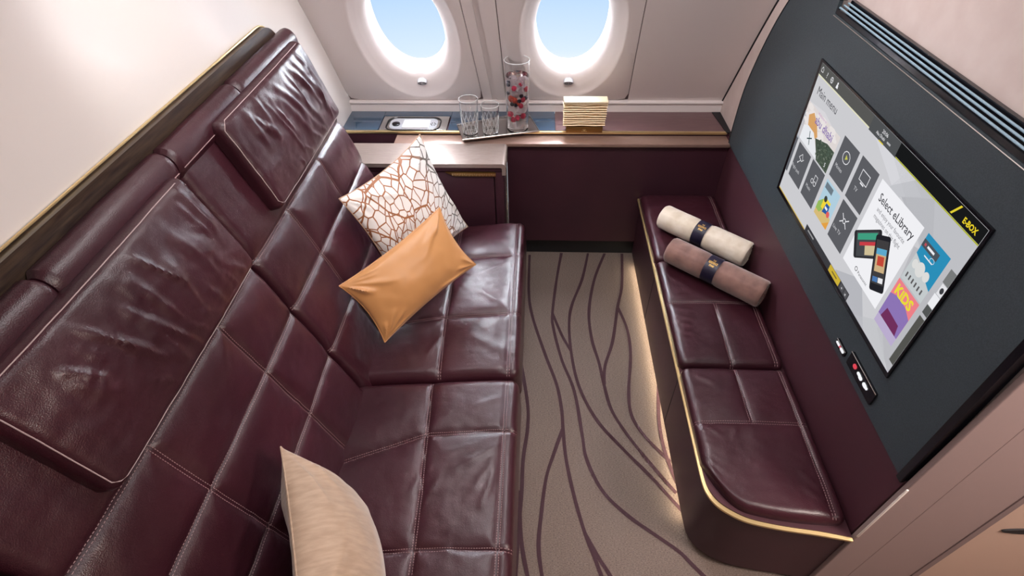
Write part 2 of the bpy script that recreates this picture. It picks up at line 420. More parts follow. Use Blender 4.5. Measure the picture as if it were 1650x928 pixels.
# right wall with its end (the beige jamb seen at the lower right)
bm = BM(); box(bm, XR, 1.033, 0.66, 2.9, 0, 2.25, 0.003); struct('wall_right', bm, PINKW, False)
bm = BM(); box(bm, 0.93, 1.0315, 0.645, 0.66, 0, 2.25, 0.003)
box(bm, 1.0345, 1.222, 0.6475, 0.66, 0, 2.25, 0.002); box(bm, 1.0315, 1.0345, 0.652, 0.66, 0, 2.25, 0, 1); box(bm, 1.033, 1.25, 0.66, 0.72, 0, 2.25)
prism(bm, [(1.222, 0.645), (1.232, 0.640), (1.242, 0.645), (1.244, 0.655), (1.244, 0.72), (1.222, 0.72)], 'z', 0, 2.25)
struct('trim_1', bm, [JAMB, GROOVE], False)
bm = BM(); box(bm, 0.9245, 0.931, 0.640, 0.6445, 0.43, 0.718, 0.002); struct('trim_2', bm, mat('lit_edge_white', srgb(225, 215, 208), 0.4))  # thin trim, coloured white for the light catching the jamb corner
# corridor door beyond the jamb
bm = BM(); box(bm, 1.25, 2.2, 0.665, 0.70, 0.02, 2.2, 0.004)
d1 = struct('door_1', bm, WARMW, False)
bm = BM(); P = []
for k in range(24):
    t = 2*math.pi*k/24; P.append((1.405+0.085*math.copysign(abs(math.cos(t))**0.8, math.cos(t)), 0.455+0.014*math.sin(t)))
prism(bm, P, 'y', 0.660, 0.668); obj('door_handle_slot', bm, BLACKM, d1)
bm = BM(); box(bm, 2.2, 2.25, -1.6, 0.8, 0, 2.25); struct('wall_far_right', bm, WARMW, False)

# ------------------------------------------------------------------ window wall (leaning fuselage lining)
LEAN = math.atan(0.56); WT = V((0, -math.sin(LEAN), math.cos(LEAN))); WN = V((0, -math.cos(LEAN), -math.sin(LEAN)))  # WN faces the room
W0 = V((0, 2.675, 0.79))
def wp(x, s, d=0):   # s: distance up the lining, d: out of the cabin
    # slight fuselage curvature
    c = 0.10*max(0, s-0.35)**2
    p = W0+WT*s-WN*d; p.y -= c; return V((x, p.y, p.z))
bm = BM()
# lower lip below the lining
prism(bm, [(2.665, 0.735), (2.665, 0.775), (2.655, 0.783), (2.655, 0.789), (2.675, 0.795), (2.9, 0.795), (2.9, 0.735)], 'x', XL, XR)
struct('trim_3', bm, WALLP, False)
S1 = 1.62
def lining(name, x0, x1, d=0.0, n=24, m=WALLP):
    bm = BM(); prev = None
    for i in range(n+1):
        s = S1*i/n; r = [bm.verts.new(wp(x0, s, d)), bm.verts.new(wp(x1, s, d)), bm.verts.new(wp(x1, s, d+0.03)), bm.verts.new(wp(x0, s, d+0.03))]
        if prev:
            for k in range(4): bm.faces.new((prev[k], prev[(k+1) % 4], r[(k+1) % 4], r[k]))
        else: bm.faces.new(r)
        prev = r
    bm.faces.new(prev)
    return bm
bm = BM(); prev = None
for i in range(13):   # lining above the window panels
    s_ = 1.14+(S1-1.14)*i/12; r = [bm.verts.new(wp(XL, s_, 0.006)), bm.verts.new(wp(XR, s_, 0.006)), bm.verts.new(wp(XR, s_, 0.03)), bm.verts.new(wp(XL, s_, 0.03))]
    if prev:
        for k in range(4): bm.faces.new((prev[k], prev[(k+1) % 4], r[(k+1) % 4], r[k]))
    prev = r
struct('wall_back', bm, WALLP)
def xb(s, a0, a1): return a0+(a1-a0)*s/0.64
def window(idx, cx, xl, xr, rb=True):
    """lining panel with a funnel-shaped window; xl / xr give the panel's side borders (x at s=0, x at s=.64)"""
    NP = 96; cs = 0.435
    rings = []
    def border(t):
        # ray from window centre to rounded panel outline in (x, s)
        dx, ds = math.cos(t), math.sin(t)
        lo, hi = 0, 3
        for _ in range(30):
            k = (lo+hi)/2; x = cx+dx*k; s = cs+ds*k
            L_ = xl[0]+(xl[1]-xl[0])*s/0.64; R_ = xr[0]+(xr[1]-xr[0])*s/0.64
            rr = 0.04
            ins = (L_ <= x <= R_) and (0.008 <= s <= S1-0.7+0.25)
            if ins:
                for (ex, sgn) in ((L_, 1), (R_, -1)):
                    if sgn == 1 and not rb: continue
                    qx = (x-ex)*sgn
                    if qx < rr and s-0.008 < rr and math.hypot(rr-qx, rr-(s-0.008)) > rr: ins = False
            if ins: lo = k
            else: hi = k
        return cx+dx*lo, cs+ds*lo
    def oval(t, a, b, n=2.15):
        c, s_ = math.cos(t), math.sin(t)
        k = (abs(c/a)**n+abs(s_/b)**n)**(-1/n)
        return cx+c*k, cs+s_*k
    def ov(a, b, d): return lambda t: (*oval(t, a, b), d)
    spec = [lambda t: (*border(t), 0.012), lambda t: (*border(t), 0.001)]
    def mid(f):
        def g(t):
            bx, bs = border(t); ox, os_ = oval(t, 0.236, 0.405)
            return (bx+(ox-bx)*f, bs+(os_-bs)*f, 0.0)
        return g
    spec += [mid(0.02), mid(0.5), mid(0.97)]
    spec += [ov(0.234, 0.402, 0.001), ov(0.228, 0.395, 0.005), ov(0.217, 0.377, 0.013), ov(0.208, 0.357, 0.018), ov(0.202, 0.345, 0.022),
             ov(0.190, 0.325, 0.030), ov(0.178, 0.306, 0.038), ov(0.168, 0.294, 0.048), ov(0.163, 0.287, 0.056), ov(0.162, 0.286, 0.075), ov(0.162, 0.286, 0.14)]
    bm = BM(); prev = None
    for f in spec:
        r = []
        for k in range(NP):
            x, s, d = f(2*math.pi*(k+0.5)/NP); r.append(bm.verts.new(wp(x, s, d)))
        if prev:
            for k in range(NP): bm.faces.new((prev[k], prev[(k+1) % NP], r[(k+1) % NP], r[k]))
        prev = r
    wn = struct('window_%d' % idx, bm, WALLP)
    bm = BM(); r = []; r2 = []
    for k in range(NP):
        x, s = oval(2*math.pi*(k+0.5)/NP, 0.1615, 0.2855); r.append(bm.verts.new(wp(x, s, 0.066))); r2.append(bm.verts.new(wp(x, s, 0.070)))
    bm.faces.new(r); bm.faces.new(r2)
    for k in range(NP): bm.faces.new((r[k], r[(k+1) % NP], r2[(k+1) % NP], r2[k]))
    obj('window_pane', bm, PANE, wn, False)
    # blind latch under the pane
    bm = BM(); pts = []
    c = wp(cx+0.005, 0.118, 0.019)
    for k in range(20):
        t = 2*math.pi*k/20; pts.append(c+V((0.025*math.cos(t), 0, 0))+WT*(0.014*math.sin(t)))
    a = [bm.verts.new(p-WN*0.02) for p in pts]; b = [bm.verts.new(p+WN*0.004) for p in pts]; bm.faces.new(b); bm.faces.new(a)
    for k in range(20): bm.faces.new((a[k], a[(k+1) % 20], b[(k+1) % 20], b[k]))
    la = obj('blind_latch', bm, LATCHM, wn)
    bm = BM()
    for q in (-0.010, 0.010):
        cc = c+V((q, 0, 0))+WN*0.0045
        tube(bm, [cc+V((0.007*math.cos(t), 0, 0))+WT*(0.006*math.sin(t)) for t in [i*2*math.pi/12 for i in range(12)]], 0.0013, 5, True)
    obj('latch_grip', bm, BLACKM, la)
    return wn
window(1, -0.585, (XL+0.001, XL+0.001), (-0.283, -0.321))
window(2, 0.150, (-0.158, -0.172), (0.464, 0.430), True)
# strips between and beside the window panels
def strip(idx, a, b, d=0.004, smax=S1):
    bm = BM(); n = 24; prev = None
    for i in range(n+1):
        s = smax*i/n; x0 = a[0]+(a[1]-a[0])*s/0.64; x1 = b[0]+(b[1]-b[0])*s/0.64
        r = [bm.verts.new(wp(x0, s, d)), bm.verts.new(wp(x1, s, d)), bm.verts.new(wp(x1, s, d+0.01)), bm.verts.new(wp(x0, s, d+0.01))]
        if prev:
            for k in range(4): bm.faces.new((prev[k], prev[(k+1) % 4], r[(k+1) % 4], r[k]))
        prev = r
    return struct('trim_%d' % idx, bm, WALLP)
strip(4, (-0.279, -0.317), (-0.232, -0.272), 0.003)
strip(5, (-0.232, -0.272), (-0.206, -0.246), 0.012)
strip(6, (-0.206, -0.246), (-0.162, -0.176), 0.0)
strip(7, (0.468, 0.434), (0.948, 0.948), 0.0)
bm = BM(); prev = None
for i in range(25):   # dark bed seen in the gaps
    s = S1*i/24; r = [bm.verts.new(wp(-0.30-0.04*s/0.64, s, 0.0125)), bm.verts.new(wp(-0.15-0.02*s/0.64, s, 0.0125))]
    if prev: bm.faces.new((prev[0], prev[1], r[1], r[0]))
    prev = r
prev = None
for i in range(25):
    s = S1*i/24; r = [bm.verts.new(wp(0.45-0.034*s/0.64, s, 0.0125)), bm.verts.new(wp(0.48-0.034*s/0.64, s, 0.0125))]
    if prev: bm.faces.new((prev[0], prev[1], r[1], r[0]))
    prev = r
q = [wp(XL-0.03, -0.06, 0.0128), wp(XR, -0.06, 0.0128), wp(XR, 0.045, 0.0128), wp(XL-0.03, 0.045, 0.0128)]
bm.faces.new([bm.verts.new(p) for p in q])
struct('trim_8', bm, GROOVE, False)
# corner bead where the lining meets the right wall
bm = BM(); tube(bm, [wp(0.948, 0.8*i/12, -0.002) for i in range(13)], 0.004, 6); struct('trim_9', bm, BLACKM)

# ------------------------------------------------------------------ ledge under the windows
t = thing('window_ledge', 'long plum ledge cabinet with a gold strip under the two cabin windows', 'cabinet', (0, 2.5, 0))
bm = BM(); box(bm, -0.145, 0.93, FRONT, 2.44, 0.11, 0.702); box(bm, XL, -0.15, 2.375, 2.44, 0.0, 0.60)
obj('front_panel', bm, LACQ, t, False)
bm = BM(); box(bm, -0.145, 0.93, FRONT+0.03, 2.44, 0.0, 0.11); obj('plinth', bm, BLACKM, t, False)
bm = BM(); box(bm, XL, 0.945, 2.445, 2.66, 0.60, 0.728); obj('body', bm, LACQ, t, False)
LT = mat('ledge_top', srgb(104, 76, 78), 0.3); vary(LT, srgb(98, 70, 73), srgb(110, 84, 84), 12, (1, 20, 20))
bm = BM(); box(bm, 0.095, 0.945, 2.455, 2.70, 0.728, 0.735, 0.001); obj('ledge_top', bm, LT, t, False)
bm = BM(); box(bm, XL, -0.800, 2.455, 2.70, 0.728, 0.7355, 0.001); box(bm, -0.445, 0.093, 2.455, 2.70, 0.728, 0.7355, 0.001); box(bm, -0.800, -0.445, 2.615, 2.70, 0.728, 0.7355, 0.001)
g = obj('glass_top', bm, GLASSD, t, False); g['label'] = 'smoked blue glass section of the ledge'
bm = BM(); box(bm, XL, 0.93, 2.440, 2.4555, 0.7245, 0.7365, 0.002); obj('gold_strip', bm, GOLD, t)
LIPM = mat('bronze_lip', srgb(136, 104, 96), 0.3, 0.35); vary(LIPM, srgb(140, 112, 102), srgb(160, 130, 118), 30, (1, 30, 30))
bm = BM(); box(bm, -0.70, 0.93, 2.352, 2.441, 0.702, 0.7195, 0.003); obj('front_lip', bm, LIPM, t)
bm = BM(); box(bm, XL, -0.70, 2.362, 2.441, 0.60, 0.66); obj('open_slot', bm, BLACKM, t, False)
bm = BM(); prism(bm, [(0.905, 2.66), (0.948, 2.66), (0.948, 2.44), (0.925, 2.44)], 'z', 0.7355, 0.738); obj('corner_shim', bm, BLACKM, t, False)

# inset control unit in the glass
t = thing('inset_control_unit', 'silver inset handset unit with rounded black rim at the left end of the ledge', 'control unit', (-0.62, 2.53, 0.728))
bm = BM(); box(bm, -0.795, -0.452, 2.458, 2.608, 0.7285, 0.7365, 0.002); obj('plate', bm, SILVER, t)
def rrect(cx, cy, a, b, r, n=6):
    P = []
    for sx, sy, t0 in ((1, 1, 0), (-1, 1, 90), (-1, -1, 180), (1, -1, 270)):
        for k in range(n+1):
            q = math.radians(t0+90*k/n); P.append((cx+sx*(a-r)+r*math.cos(q), cy+sy*(b-r)+r*math.sin(q)))
    return P
bm = BM(); tube(bm, [(x, y, 0.738) for x, y in rrect(-0.627, 2.520, 0.137, 0.070, 0.045)], 0.0035, 6, True); obj('rim', bm, BLACK, t)
bm = BM(); prism(bm, rrect(-0.627, 2.520, 0.122, 0.056, 0.035), 'z', 0.7368, 0.739); obj('tray', bm, mat('pale_tray', srgb(216, 218, 224), 0.3, 0.5), t)
bm = BM(); prism(bm, rrect(-0.61, 2.508, 0.068, 0.040, 0.006), 'z', 0.739, 0.746); obj('handset', bm, mat('white_plastic', srgb(240, 240, 244), 0.35), t)
bm = BM(); lathe(bm, [(0, 0), (0.020, 0), (0.020, 0.006), (0.013, 0.009), (0, 0.009)], (-0.715, 2.510, 0.739), 24); obj('round_knob', bm, BLACK, t)
for k in range(6):
    bm = BM(); q = k*math.pi/3; lathe(bm, [(0, 0), (0.003, 0), (0.003, 0.002), (0, 0.002)], (-0.525+0.012*math.cos(q), 2.513+0.012*math.sin(q), 0.739), 10); obj('button', bm, BLACKM, t)

# ------------------------------------------------------------------ armrest console
t = thing('armrest_console', 'plum armrest console with bronze top between the sofa and the ledge', 'console', (-0.55, 2.26, 0))
bm = BM(); box(bm, -0.93, -0.165, 2.195, 2.352, 0.0, 0.672); obj('body', bm, LACQ, t, False)
bm = BM()
P = [(-0.975, 0.700), (-0.975, 0.7195)]+[(-0.158+0.018*math.sin(q), 0.7015+0.018*math.cos(q)) for q in [math.radians(a) for a in range(0, 91, 10)]]
P += [(-0.140, 0.66), (-0.158, 0.66), (-0.158, 0.695), (-0.163, 0.700)]
A_ = [(x, z) for x, z in P]
prism(bm, A_, 'y', 2.160, 2.3515); obj('bronze_top', bm, TOPM, t)
bm = BM(); box(bm, -0.975, -0.160, 2.166, 2.20, 0.676, 0.700, 0.002); obj('front_rail', bm, LACQ, t)
bm = BM(); box(bm, -0.93, -0.198, 2.170, 2.20, 0.05, 0.672, 0.003); obj('front_door', bm, LACQ, t)
bm = BM(); box(bm, -0.194, -0.152, 2.166, 2.352, 0.0, 0.675, 0.006); obj('side_post', bm, LACQ, t)
bm = BM(); tube(bm, [(-0.1395, 2.166, 0.70), (-0.1395, 2.166, 0.50), (-0.141, 2.166, 0.02)], 0.0022, 6); obj('corner_trim', bm, SILVER, t)
bm = BM(); prism(bm, [(-0.425, 0.672), (-0.187, 0.672), (-0.187, 0.652), (-0.385, 0.652)], 'y', 2.164, 2.174); vs_ = obj('vent_strip', bm, BRASS, t, False)
bm = BM(); n = 26
for k in range(n):
    x = -0.392+0.200*k/(n-1)
    box(bm, x-0.0022, x+0.0022, 2.1625, 2.1645, 0.656+0.002*(k % 2), 0.667)
obj('vent_fin', bm, GOLD, vs_, False)

# ------------------------------------------------------------------ sofa
t = thing('sofa', 'large plum leather reclining sofa with quilted seats along the left wall', 'sofa', (-0.5, 1.2, 0))
sofa = t
bm = BM(); box(bm, -0.94, -0.052, 0.10, 2.12, 0.03, 0.30, 0.012); obj('base', bm, LEATHER, t)
bm = BM(); box(bm, -0.94, -0.08, 0.14, 2.10, 0.0, 0.03); obj('plinth', bm, BLACKM, t, False)
SA = math.atan(0.115)
def seatframe(y0):
    def f(u, v, h):
        return V((-0.050-u*math.cos(SA)-h*math.sin(SA)*0.55, y0+v, 0.447-u*math.sin(SA)+h*math.cos(SA)))
    return f
folds1 = [((0.06, 0.62), (0.13, 0.50), 0.004, 0.010), ((0.05, 0.66), (0.20, 0.56), 0.005, 0.012), ((0.06, 0.59), (0.10, 0.44), 0.004, 0.010),
          ((0.12, 0.66), (0.24, 0.63), 0.003, 0.009), ((0.24, 0.55), (0.30, 0.40), 0.004, 0.012), ((0.26, 0.60), (0.33, 0.50), 0.003, 0.010),
          ((0.10, 0.30), (0.26, 0.36), 0.003, 0.014), ((0.36, 0.20), (0.45, 0.32), 0.004, 0.014), ((0.05, 0.85), (0.16, 0.80), 0.003, 0.012)]
def seatpad(y0, y1, us, vs, seed, folds, near):
    Lv = y1-y0
    seams = [((0.042, 0.01), (0.042, Lv-0.01))]
    for v in vs: seams.append(((0.0, v[0]), (0.30, v[1]))); seams.append(((0.30, v[1]), (0.62, v[2])))
    for k in range(len(us)-1): seams.append((us[k], us[k+1]))
    p = Pad(0.64, Lv, 0.155, 0.038, seatframe(y0), seams, folds, 0.012, 0.012, seed, 0.0034, 84, 110)
    o = obj('seat_cushion', p.mesh(), LEATHER, sofa)
    p.stitches(seams, o)
    return o
seatpad(1.180, 2.115, [(0.30, 0.01), (0.312, 0.30), (0.312, 0.92)], [(0.305, 0.300, 0.27), (0.675, 0.665, 0.66)], 3,
        [((0.05, 0.33), (0.20, 0.45), 0.004, 0.014), ((0.05, 0.62), (0.18, 0.55), 0.004, 0.012), ((0.06, 0.70), (0.14, 0.80), 0.003, 0.010), ((0.30, 0.22), (0.36, 0.10), 0.004, 0.010), ((0.05, 0.10), (0.22, 0.20), 0.004, 0.02)], False)
seatpad(0.235, 1.170, [(0.272, 0.01), (0.290, 0.50), (0.322, 0.925)], [(0.335, 0.332, 0.31), (0.713, 0.705, 0.60)], 8,
        folds1, True)
# backs
BT = math.radians(18)
BU = V((0, 1, 0)); BV = V((-math.sin(BT), 0, math.cos(BT))); BN = V((math.cos(BT), 0, math.sin(BT)))
B0 = V((-0.62, 0, 0.38))
def clampx(p): p.x = max(p.x, -0.957); return p
def backframe(y0, h0, off=0.0):
    return lambda u, v, h: clampx(B0+BU*(y0+u)+BV*(h0+v)+BN*(h+off))
def backpad(y0, y1, ylines, seed, folds, extra=()):
    Lu = y1-y0; h0 = -0.075; Lv = 1.055
    seams = []
    hs = [(0.635, 0.0), (0.435, 0.0), (0.215, 0.0)]
    for h, b in hs: seams.append(((0.005, h-h0), (Lu-0.005, h-h0)))
    for yl in ylines:
        (ya, ha), (yb, hb) = yl; seams.append(((ya-y0, ha-h0), (yb-y0, hb-h0)))
    p = Pad(Lu, Lv, 0.15, 0.030, backframe(y0, h0), seams, folds, 0.008, 0.014, seed, 0.004, 104, 116)
    o = obj('backrest', p.mesh(), LEATHER, sofa)
    p.stitches(seams, o)
    return p, o
fb = []
rr = random.Random(7)
for k in range(16):
    u = rr.uniform(0.1, 0.8); v = rr.uniform(0.12, 0.66); a = rr.uniform(-0.4, 0.9); l = rr.uniform(0.05, 0.13)
    fb.append(((u, v), (u+l*math.cos(a), v+l*math.sin(a)), rr.uniform(0.002, 0.004), rr.uniform(0.008, 0.016)))
pF, oF = backpad(1.152, 2.070, [((1.425, -0.04), (1.425, 0.635)), ((1.750, -0.04), (1.750, 0.635))], 12, fb)
pN, oN = backpad(0.275, 1.142, [((0.555, -0.04), (0.555, 0.635)), ((0.900, -0.04), (0.900, 0.635))], 21, [f for f in fb if f[0][0] < 0.7])
bm = BM(); p = Pad(0.30, 1.075, 0.15, 0.03, backframe(-0.035, -0.075), [((0.005, 0.71), (0.295, 0.71))], [], 0.008, 0.006, 33, 0.004, 40, 90)
obj('backrest', p.mesh(), LEATHER, sofa)
# head cushions
def headrest(y0, y1, h0, h1, seed, folds):
    p = Pad(y1-y0, h1-h0, 0.045, 0.024, backframe(y0, h0, 0.050), [], folds, 0.022, 0.0, seed, 0.005, 110, 84)
    o = obj('headrest', p.mesh(), LEATHER, sofa)
    Lu, Lv = y1-y0, h1-h0; e_ = 0.014
    ring = [(0.035+(Lu-0.07)*k/40, Lv-e_) for k in range(41)]
    p.cord([(e_, 0.03+(Lv-0.06)*k/24) for k in range(25)]+[(e_+0.006, Lv-e_-0.006)]+ring+[(Lu-e_, Lv-0.03)], o, 0.0013)
    p.cord([(e_, 0.03), (e_+0.006, e_+0.006)]+[(0.035+(Lu-0.07)*k/40, e_) for k in range(41)], o, 0.0011)
    return p, o
def fan(Lu, Lv, seed, n=15):
    r = random.Random(seed); out = []
    for k in range(n):
        q = k/(n-1)
        u = 0.10+(Lu-0.16)*q+r.uniform(-0.02, 0.02)
        l = r.uniform(0.07, 0.21)*(1 if 0.15 < q < 0.95 else 0.6)
        s_ = r.uniform(-0.1, 0.55)
        v0 = Lv-r.uniform(0.02, 0.09)
        out.append(((u, v0), (u+l*s_, v0-l), r.uniform(0.003, 0.0085), r.uniform(0.006, 0.017)))
    for k in range(7):
        u = 0.25+(Lu-0.3)*k/6+r.uniform(-0.03, 0.03); out.append(((u, 0.02), (u-0.02+r.uniform(-0.03, 0.03), 0.05+r.uniform(0, 0.06)), r.uniform(0.002, 0.005), r.uniform(0.005, 0.010)))
    return out
headrest(1.335, 2.005, 0.680, 0.985, 31, fan(0.67, 0.305, 2, 17))
headrest(0.430, 1.105, 0.665, 0.970, 37, fan(0.675, 0.305, 5, 17))
# top roll behind the head cushions, in segments
for (a, b) in ((-0.03, 0.272), (0.276, 0.690), (0.694, 1.146), (1.150, 1.555), (1.559, 2.062)):
    prof = catmull([(-0.912, 1.270), (-0.900, 1.292), (-0.902, 1.322), (-0.916, 1.344), (-0.936, 1.352), (-0.9565, 1.346)], 4)+[(-0.9565, 1.25), (-0.93, 1.25)]
    cx_, cz_ = -0.932, 1.305; bm = BM(); rows = []; n = 36
    for i in range(n+1):
        y = a+(b-a)*i/n; d = min(y-a, b-y); k = 1-0.22*(1-min(1, d/0.012))**2
        rows.append([bm.verts.new((max(-0.957, cx_+(x-cx_)*k+0.0015*nz(y*8, x*30, a)), y, cz_+(z-cz_)*k+0.0025*nz(y*7, z*20, a+3))) for x, z in prof])
    for A_, B_ in zip(rows, rows[1:]):
        for k in range(len(prof)): bm.faces.new((A_[k], A_[(k+1) % len(prof)], B_[(k+1) % len(prof)], B_[k]))
    bm.faces.new(rows[0]); bm.faces.new(rows[-1])
    o = obj('top_roll', bm, LEATHER, sofa)
    bm = BM(); tube(bm, [(-0.8985, a+0.012+(b-a-0.024)*k/12, 1.296) for k in range(13)], 0.0012, 5); obj('stitching', bm, THREAD, o)
# timber shell
def shell(bm, x0, x1, inset, z0):
    ymax, zt, R = 2.035-inset, 1.392-inset, 0.115-inset
    P = [(-0.2, z0), (-0.2, zt)]+[(ymax-R+R*math.sin(q), zt-R+R*math.cos(q)) for q in [math.radians(a) for a in range(0, 91, 9)]]+[(ymax, z0)]
    return prism(bm, P, 'x', x0, x1)
bm = BM(); shell(bm, -0.981, -0.958, 0.004, 0.30); obj('timber_shell', bm, WOOD, t)
bm = BM()
ymax, zt, R = 2.035, 1.392, 0.115
tube(bm, [(-0.9795, -0.2, zt), (-0.9795, 1.90, zt)]+[(-0.9795, ymax-R+R*math.sin(q), zt-R+R*math.cos(q)) for q in [math.radians(a) for a in range(0, 91, 9)]]+[(-0.9795, ymax, 1.0), (-0.9795, ymax, 0.4)], 0.0032, 6)
obj('gold_edge', bm, GOLD, t)
bm = BM(); prism(bm, [(-0.958, 0.2), (-0.74, 0.2), (-0.90, 1.10), (-0.955, 1.34), (-0.958, 1.34)], 'y', 2.052, 2.070); obj('side_cheek', bm, LACQ, t, False)

# ------------------------------------------------------------------ ottoman bench
t = thing('ottoman_bench', 'long plum leather ottoman bench with gold rim under the dark screen panel', 'ottoman', (0.73, 1.5, 0))
def bench_outline(x0, x1, y1, y0, ynr, n=12, R=0.13):
    """plan outline: straight left side at x0 from y1 to y0+R, big rounded near corner, slightly bowed near edge to x1"""
    P = [(x1, y1), (x0, y1)]
    a = (x0, y0+0.14)
    pts = [(x0, y0+0.16), (x0+0.004, y0+0.105), (x0+0.022, y0+0.065), (x0+0.055, y0+0.035), (x0+0.11, y0+0.008), (x0+0.20, y0-0.010), (x0+0.30, y0-0.022), (x1, ynr)]
    return P+catmull(pts, 5)
bm = BM(); prism(bm, bench_outline(0.555, 0.928, 2.362, 0.693, 0.657), 'z', 0.035, 0.388); obj('body', bm, LACQ, t)
bm = BM(); prism(bm, bench_outline(0.605, 0.928, 2.362, 0.755, 0.70), 'z', 0.0, 0.035); obj('plinth', bm, BLACKM, t, False)
for (ya, za, yb, zb) in ((1.832, 0.385, 1.840, 0.04), (1.251, 0.385, 1.249, 0.04)):
    bm = BM(); prism(bm, [(ya, za), (ya+0.004, za), (yb+0.004, zb), (yb, zb)], 'x', 0.5540, 0.556)
    obj('panel_seam', bm, BLACKM, t, False)
out = bench_outline(0.5335, 0.928, 2.362, 0.677, 0.641)[1:]
bm = BM()
inn = bench_outline(0.5430, 0.928, 2.362, 0.686, 0.650)[1:]
A1 = [bm.verts.new((x, y, 0.393)) for x, y in out]; A2 = [bm.verts.new((x, y, 0.401)) for x, y in out]
A3 = [bm.verts.new((x, y, 0.4025)) for x, y in inn]; A4 = [bm.verts.new((x, y, 0.393)) for x, y in inn]
for k in range(len(out)-1):
    for (P_, Q_) in ((A1, A2), (A2, A3), (A3, A4), (A4, A1)): bm.faces.new((P_[k], P_[k+1], Q_[k+1], Q_[k]))
obj('gold_rim', bm, GOLD, t)
bm = BM(); prism(bm, bench_outline(0.5425, 0.925, 2.362, 0.686, 0.650), 'z', 0.388, 0.408); obj('cushion_deck', bm, LEATHERP, t, False)
bx0 = 0.540
def benchframe(y0): return lambda u, v, h: V((bx0+u, y0+v, 0.445+h))
def nearshape(U, W):
    # taper the near end of the last cushion into the rounded corner
    k = max(0.0, (0.17-W)/0.17)
    return (U+0.0, W) if k <= 0 else (U, W)
def benchpad(y0, y1, seams, seed, folds, shape=None):
    p = Pad(0.378, y1-y0, 0.058, 0.026, benchframe(y0), seams, folds, 0.010, 0.005, seed, 0.0035, 56, 80, shape)
    o = obj('cushion', p.mesh(), LEATHER, t); p.stitches(seams, o); return p, o
benchpad(1.830, 2.345, [((0.348, 0.01), (0.348, 0.505))], 51, [])
benchpad(1.238, 1.824, [((0.0, 0.315), (0.378, 0.315)), ((0.188, 0.0), (0.192, 0.315)), ((0.348, 0.01), (0.348, 0.576))], 54,
         [((0.03, 0.28), (0.10, 0.27), 0.003, 0.007), ((0.02, 0.24), (0.09, 0.22), 0.003, 0.007), ((0.02, 0.20), (0.08, 0.19), 0.003, 0.007), ((0.02, 0.16), (0.07, 0.15), 0.003, 0.007), ((0.03, 0.345), (0.10, 0.36), 0.003, 0.008), ((0.03, 0.12), (0.06, 0.12), 0.003, 0.007)])
def corner(U, W):
    # W measured from the near edge: pull the near edge along the bowed outline and round the aisle corner
    near = 0.062*(1-min(1, U/0.34))**2.2+0.0
    if U < 0.11: near += 0.11*(1-U/0.11)**2.3
    f = max(0.0, 1-W/0.30)
    return (U, W+near*f)
benchpad(0.680, 1.232, [((0.0, 0.315), (0.378, 0.315)), ((0.186, 0.315), (0.192, 0.56)), ((0.340, 0.01), (0.348, 0.555))], 57,
         [((0.03, 0.52), (0.10, 0.47), 0.003, 0.01), ((0.04, 0.29), (0.08, 0.25), 0.003, 0.008), ((0.13, 0.30), (0.11, 0.25), 0.003, 0.008), ((0.33, 0.05), (0.27, 0.10), 0.003, 0.008), ((0.33, 0.09), (0.28, 0.15), 0.003, 0.008), ((0.19, 0.30), (0.17, 0.26), 0.002, 0.008)], corner)
bm = BM()
for ya, yb in ((0.86, 2.28),):
    box(bm, 0.560, 0.568, ya, yb, 0.028, 0.034)
o = obj('led_strip', bm, LEDW, t, False); o['label'] = 'glowing warm light strip under the bench'

# ------------------------------------------------------------------ right-hand wall panels
bm = BM(); box(bm, 0.931, XR, 0.664, 2.44, 0.0, 0.72, 0.002); tag(obj('leather_wall_panel', bm, LEATHERP, None, False), 'plain plum leather wall panel between the bench and the charcoal panel', 'wall panel')
def px(z): return 0.925-0.03*(z-0.717)
t = thing('charcoal_wall_panel', 'large charcoal fabric wall panel with curved edge behind the screen', 'wall panel', (0.93, 1.5, 0.72))
edge = catmull([(2.372, 0.717), (2.372, 0.80), (2.352, 0.98), (2.300, 1.13), (2.228, 1.28), (2.150, 1.40), (2.06, 1.505)], 6)
def panelmesh(bm, outline, d0, d1):
    A = [bm.verts.new((px(z)-d0, y, z)) for y, z in outline]; B = [bm.verts.new((px(z)+d1, y, z)) for y, z in outline]
    bm.faces.new(A); bm.faces.new(B); n = len(outline)
    for i in range(n): bm.faces.new((A[i], A[(i+1) % n], B[(i+1) % n], B[i]))
    return bm
bm = panelmesh(BM(), [(1.787, 1.505), (1.787, 1.468), (0.684, 1.468), (0.684, 0.717)]+edge, 0.0, 0.012); obj('panel_face', bm, DARK, t, False)
bm = panelmesh(BM(), [(0.665, 1.51), (0.665, 0.712), (0.683, 0.712), (0.683, 1.51)], 0.004, 0.02); obj('end_strip', bm, BLACK, t, False)
bm = BM(); tube(bm, [(px(z)-0.001, y, z) for y, z in edge], 0.0018, 6); obj('edge_bead', bm, BLACKM, t)
bm = BM(); tube(bm, [(0.9265, 0.70, 0.7175), (0.9265, 2.36, 0.7175)], 0.0012, 5); obj('lower_bead', bm, SILVER, t)
bm = BM(); tube(bm, [(px(1.462)-0.0008, 0.70, 1.462), (px(1.462)-0.0008, 1.79, 1.462)], 0.0015, 5); obj('upper_bead', bm, SILVER, t)
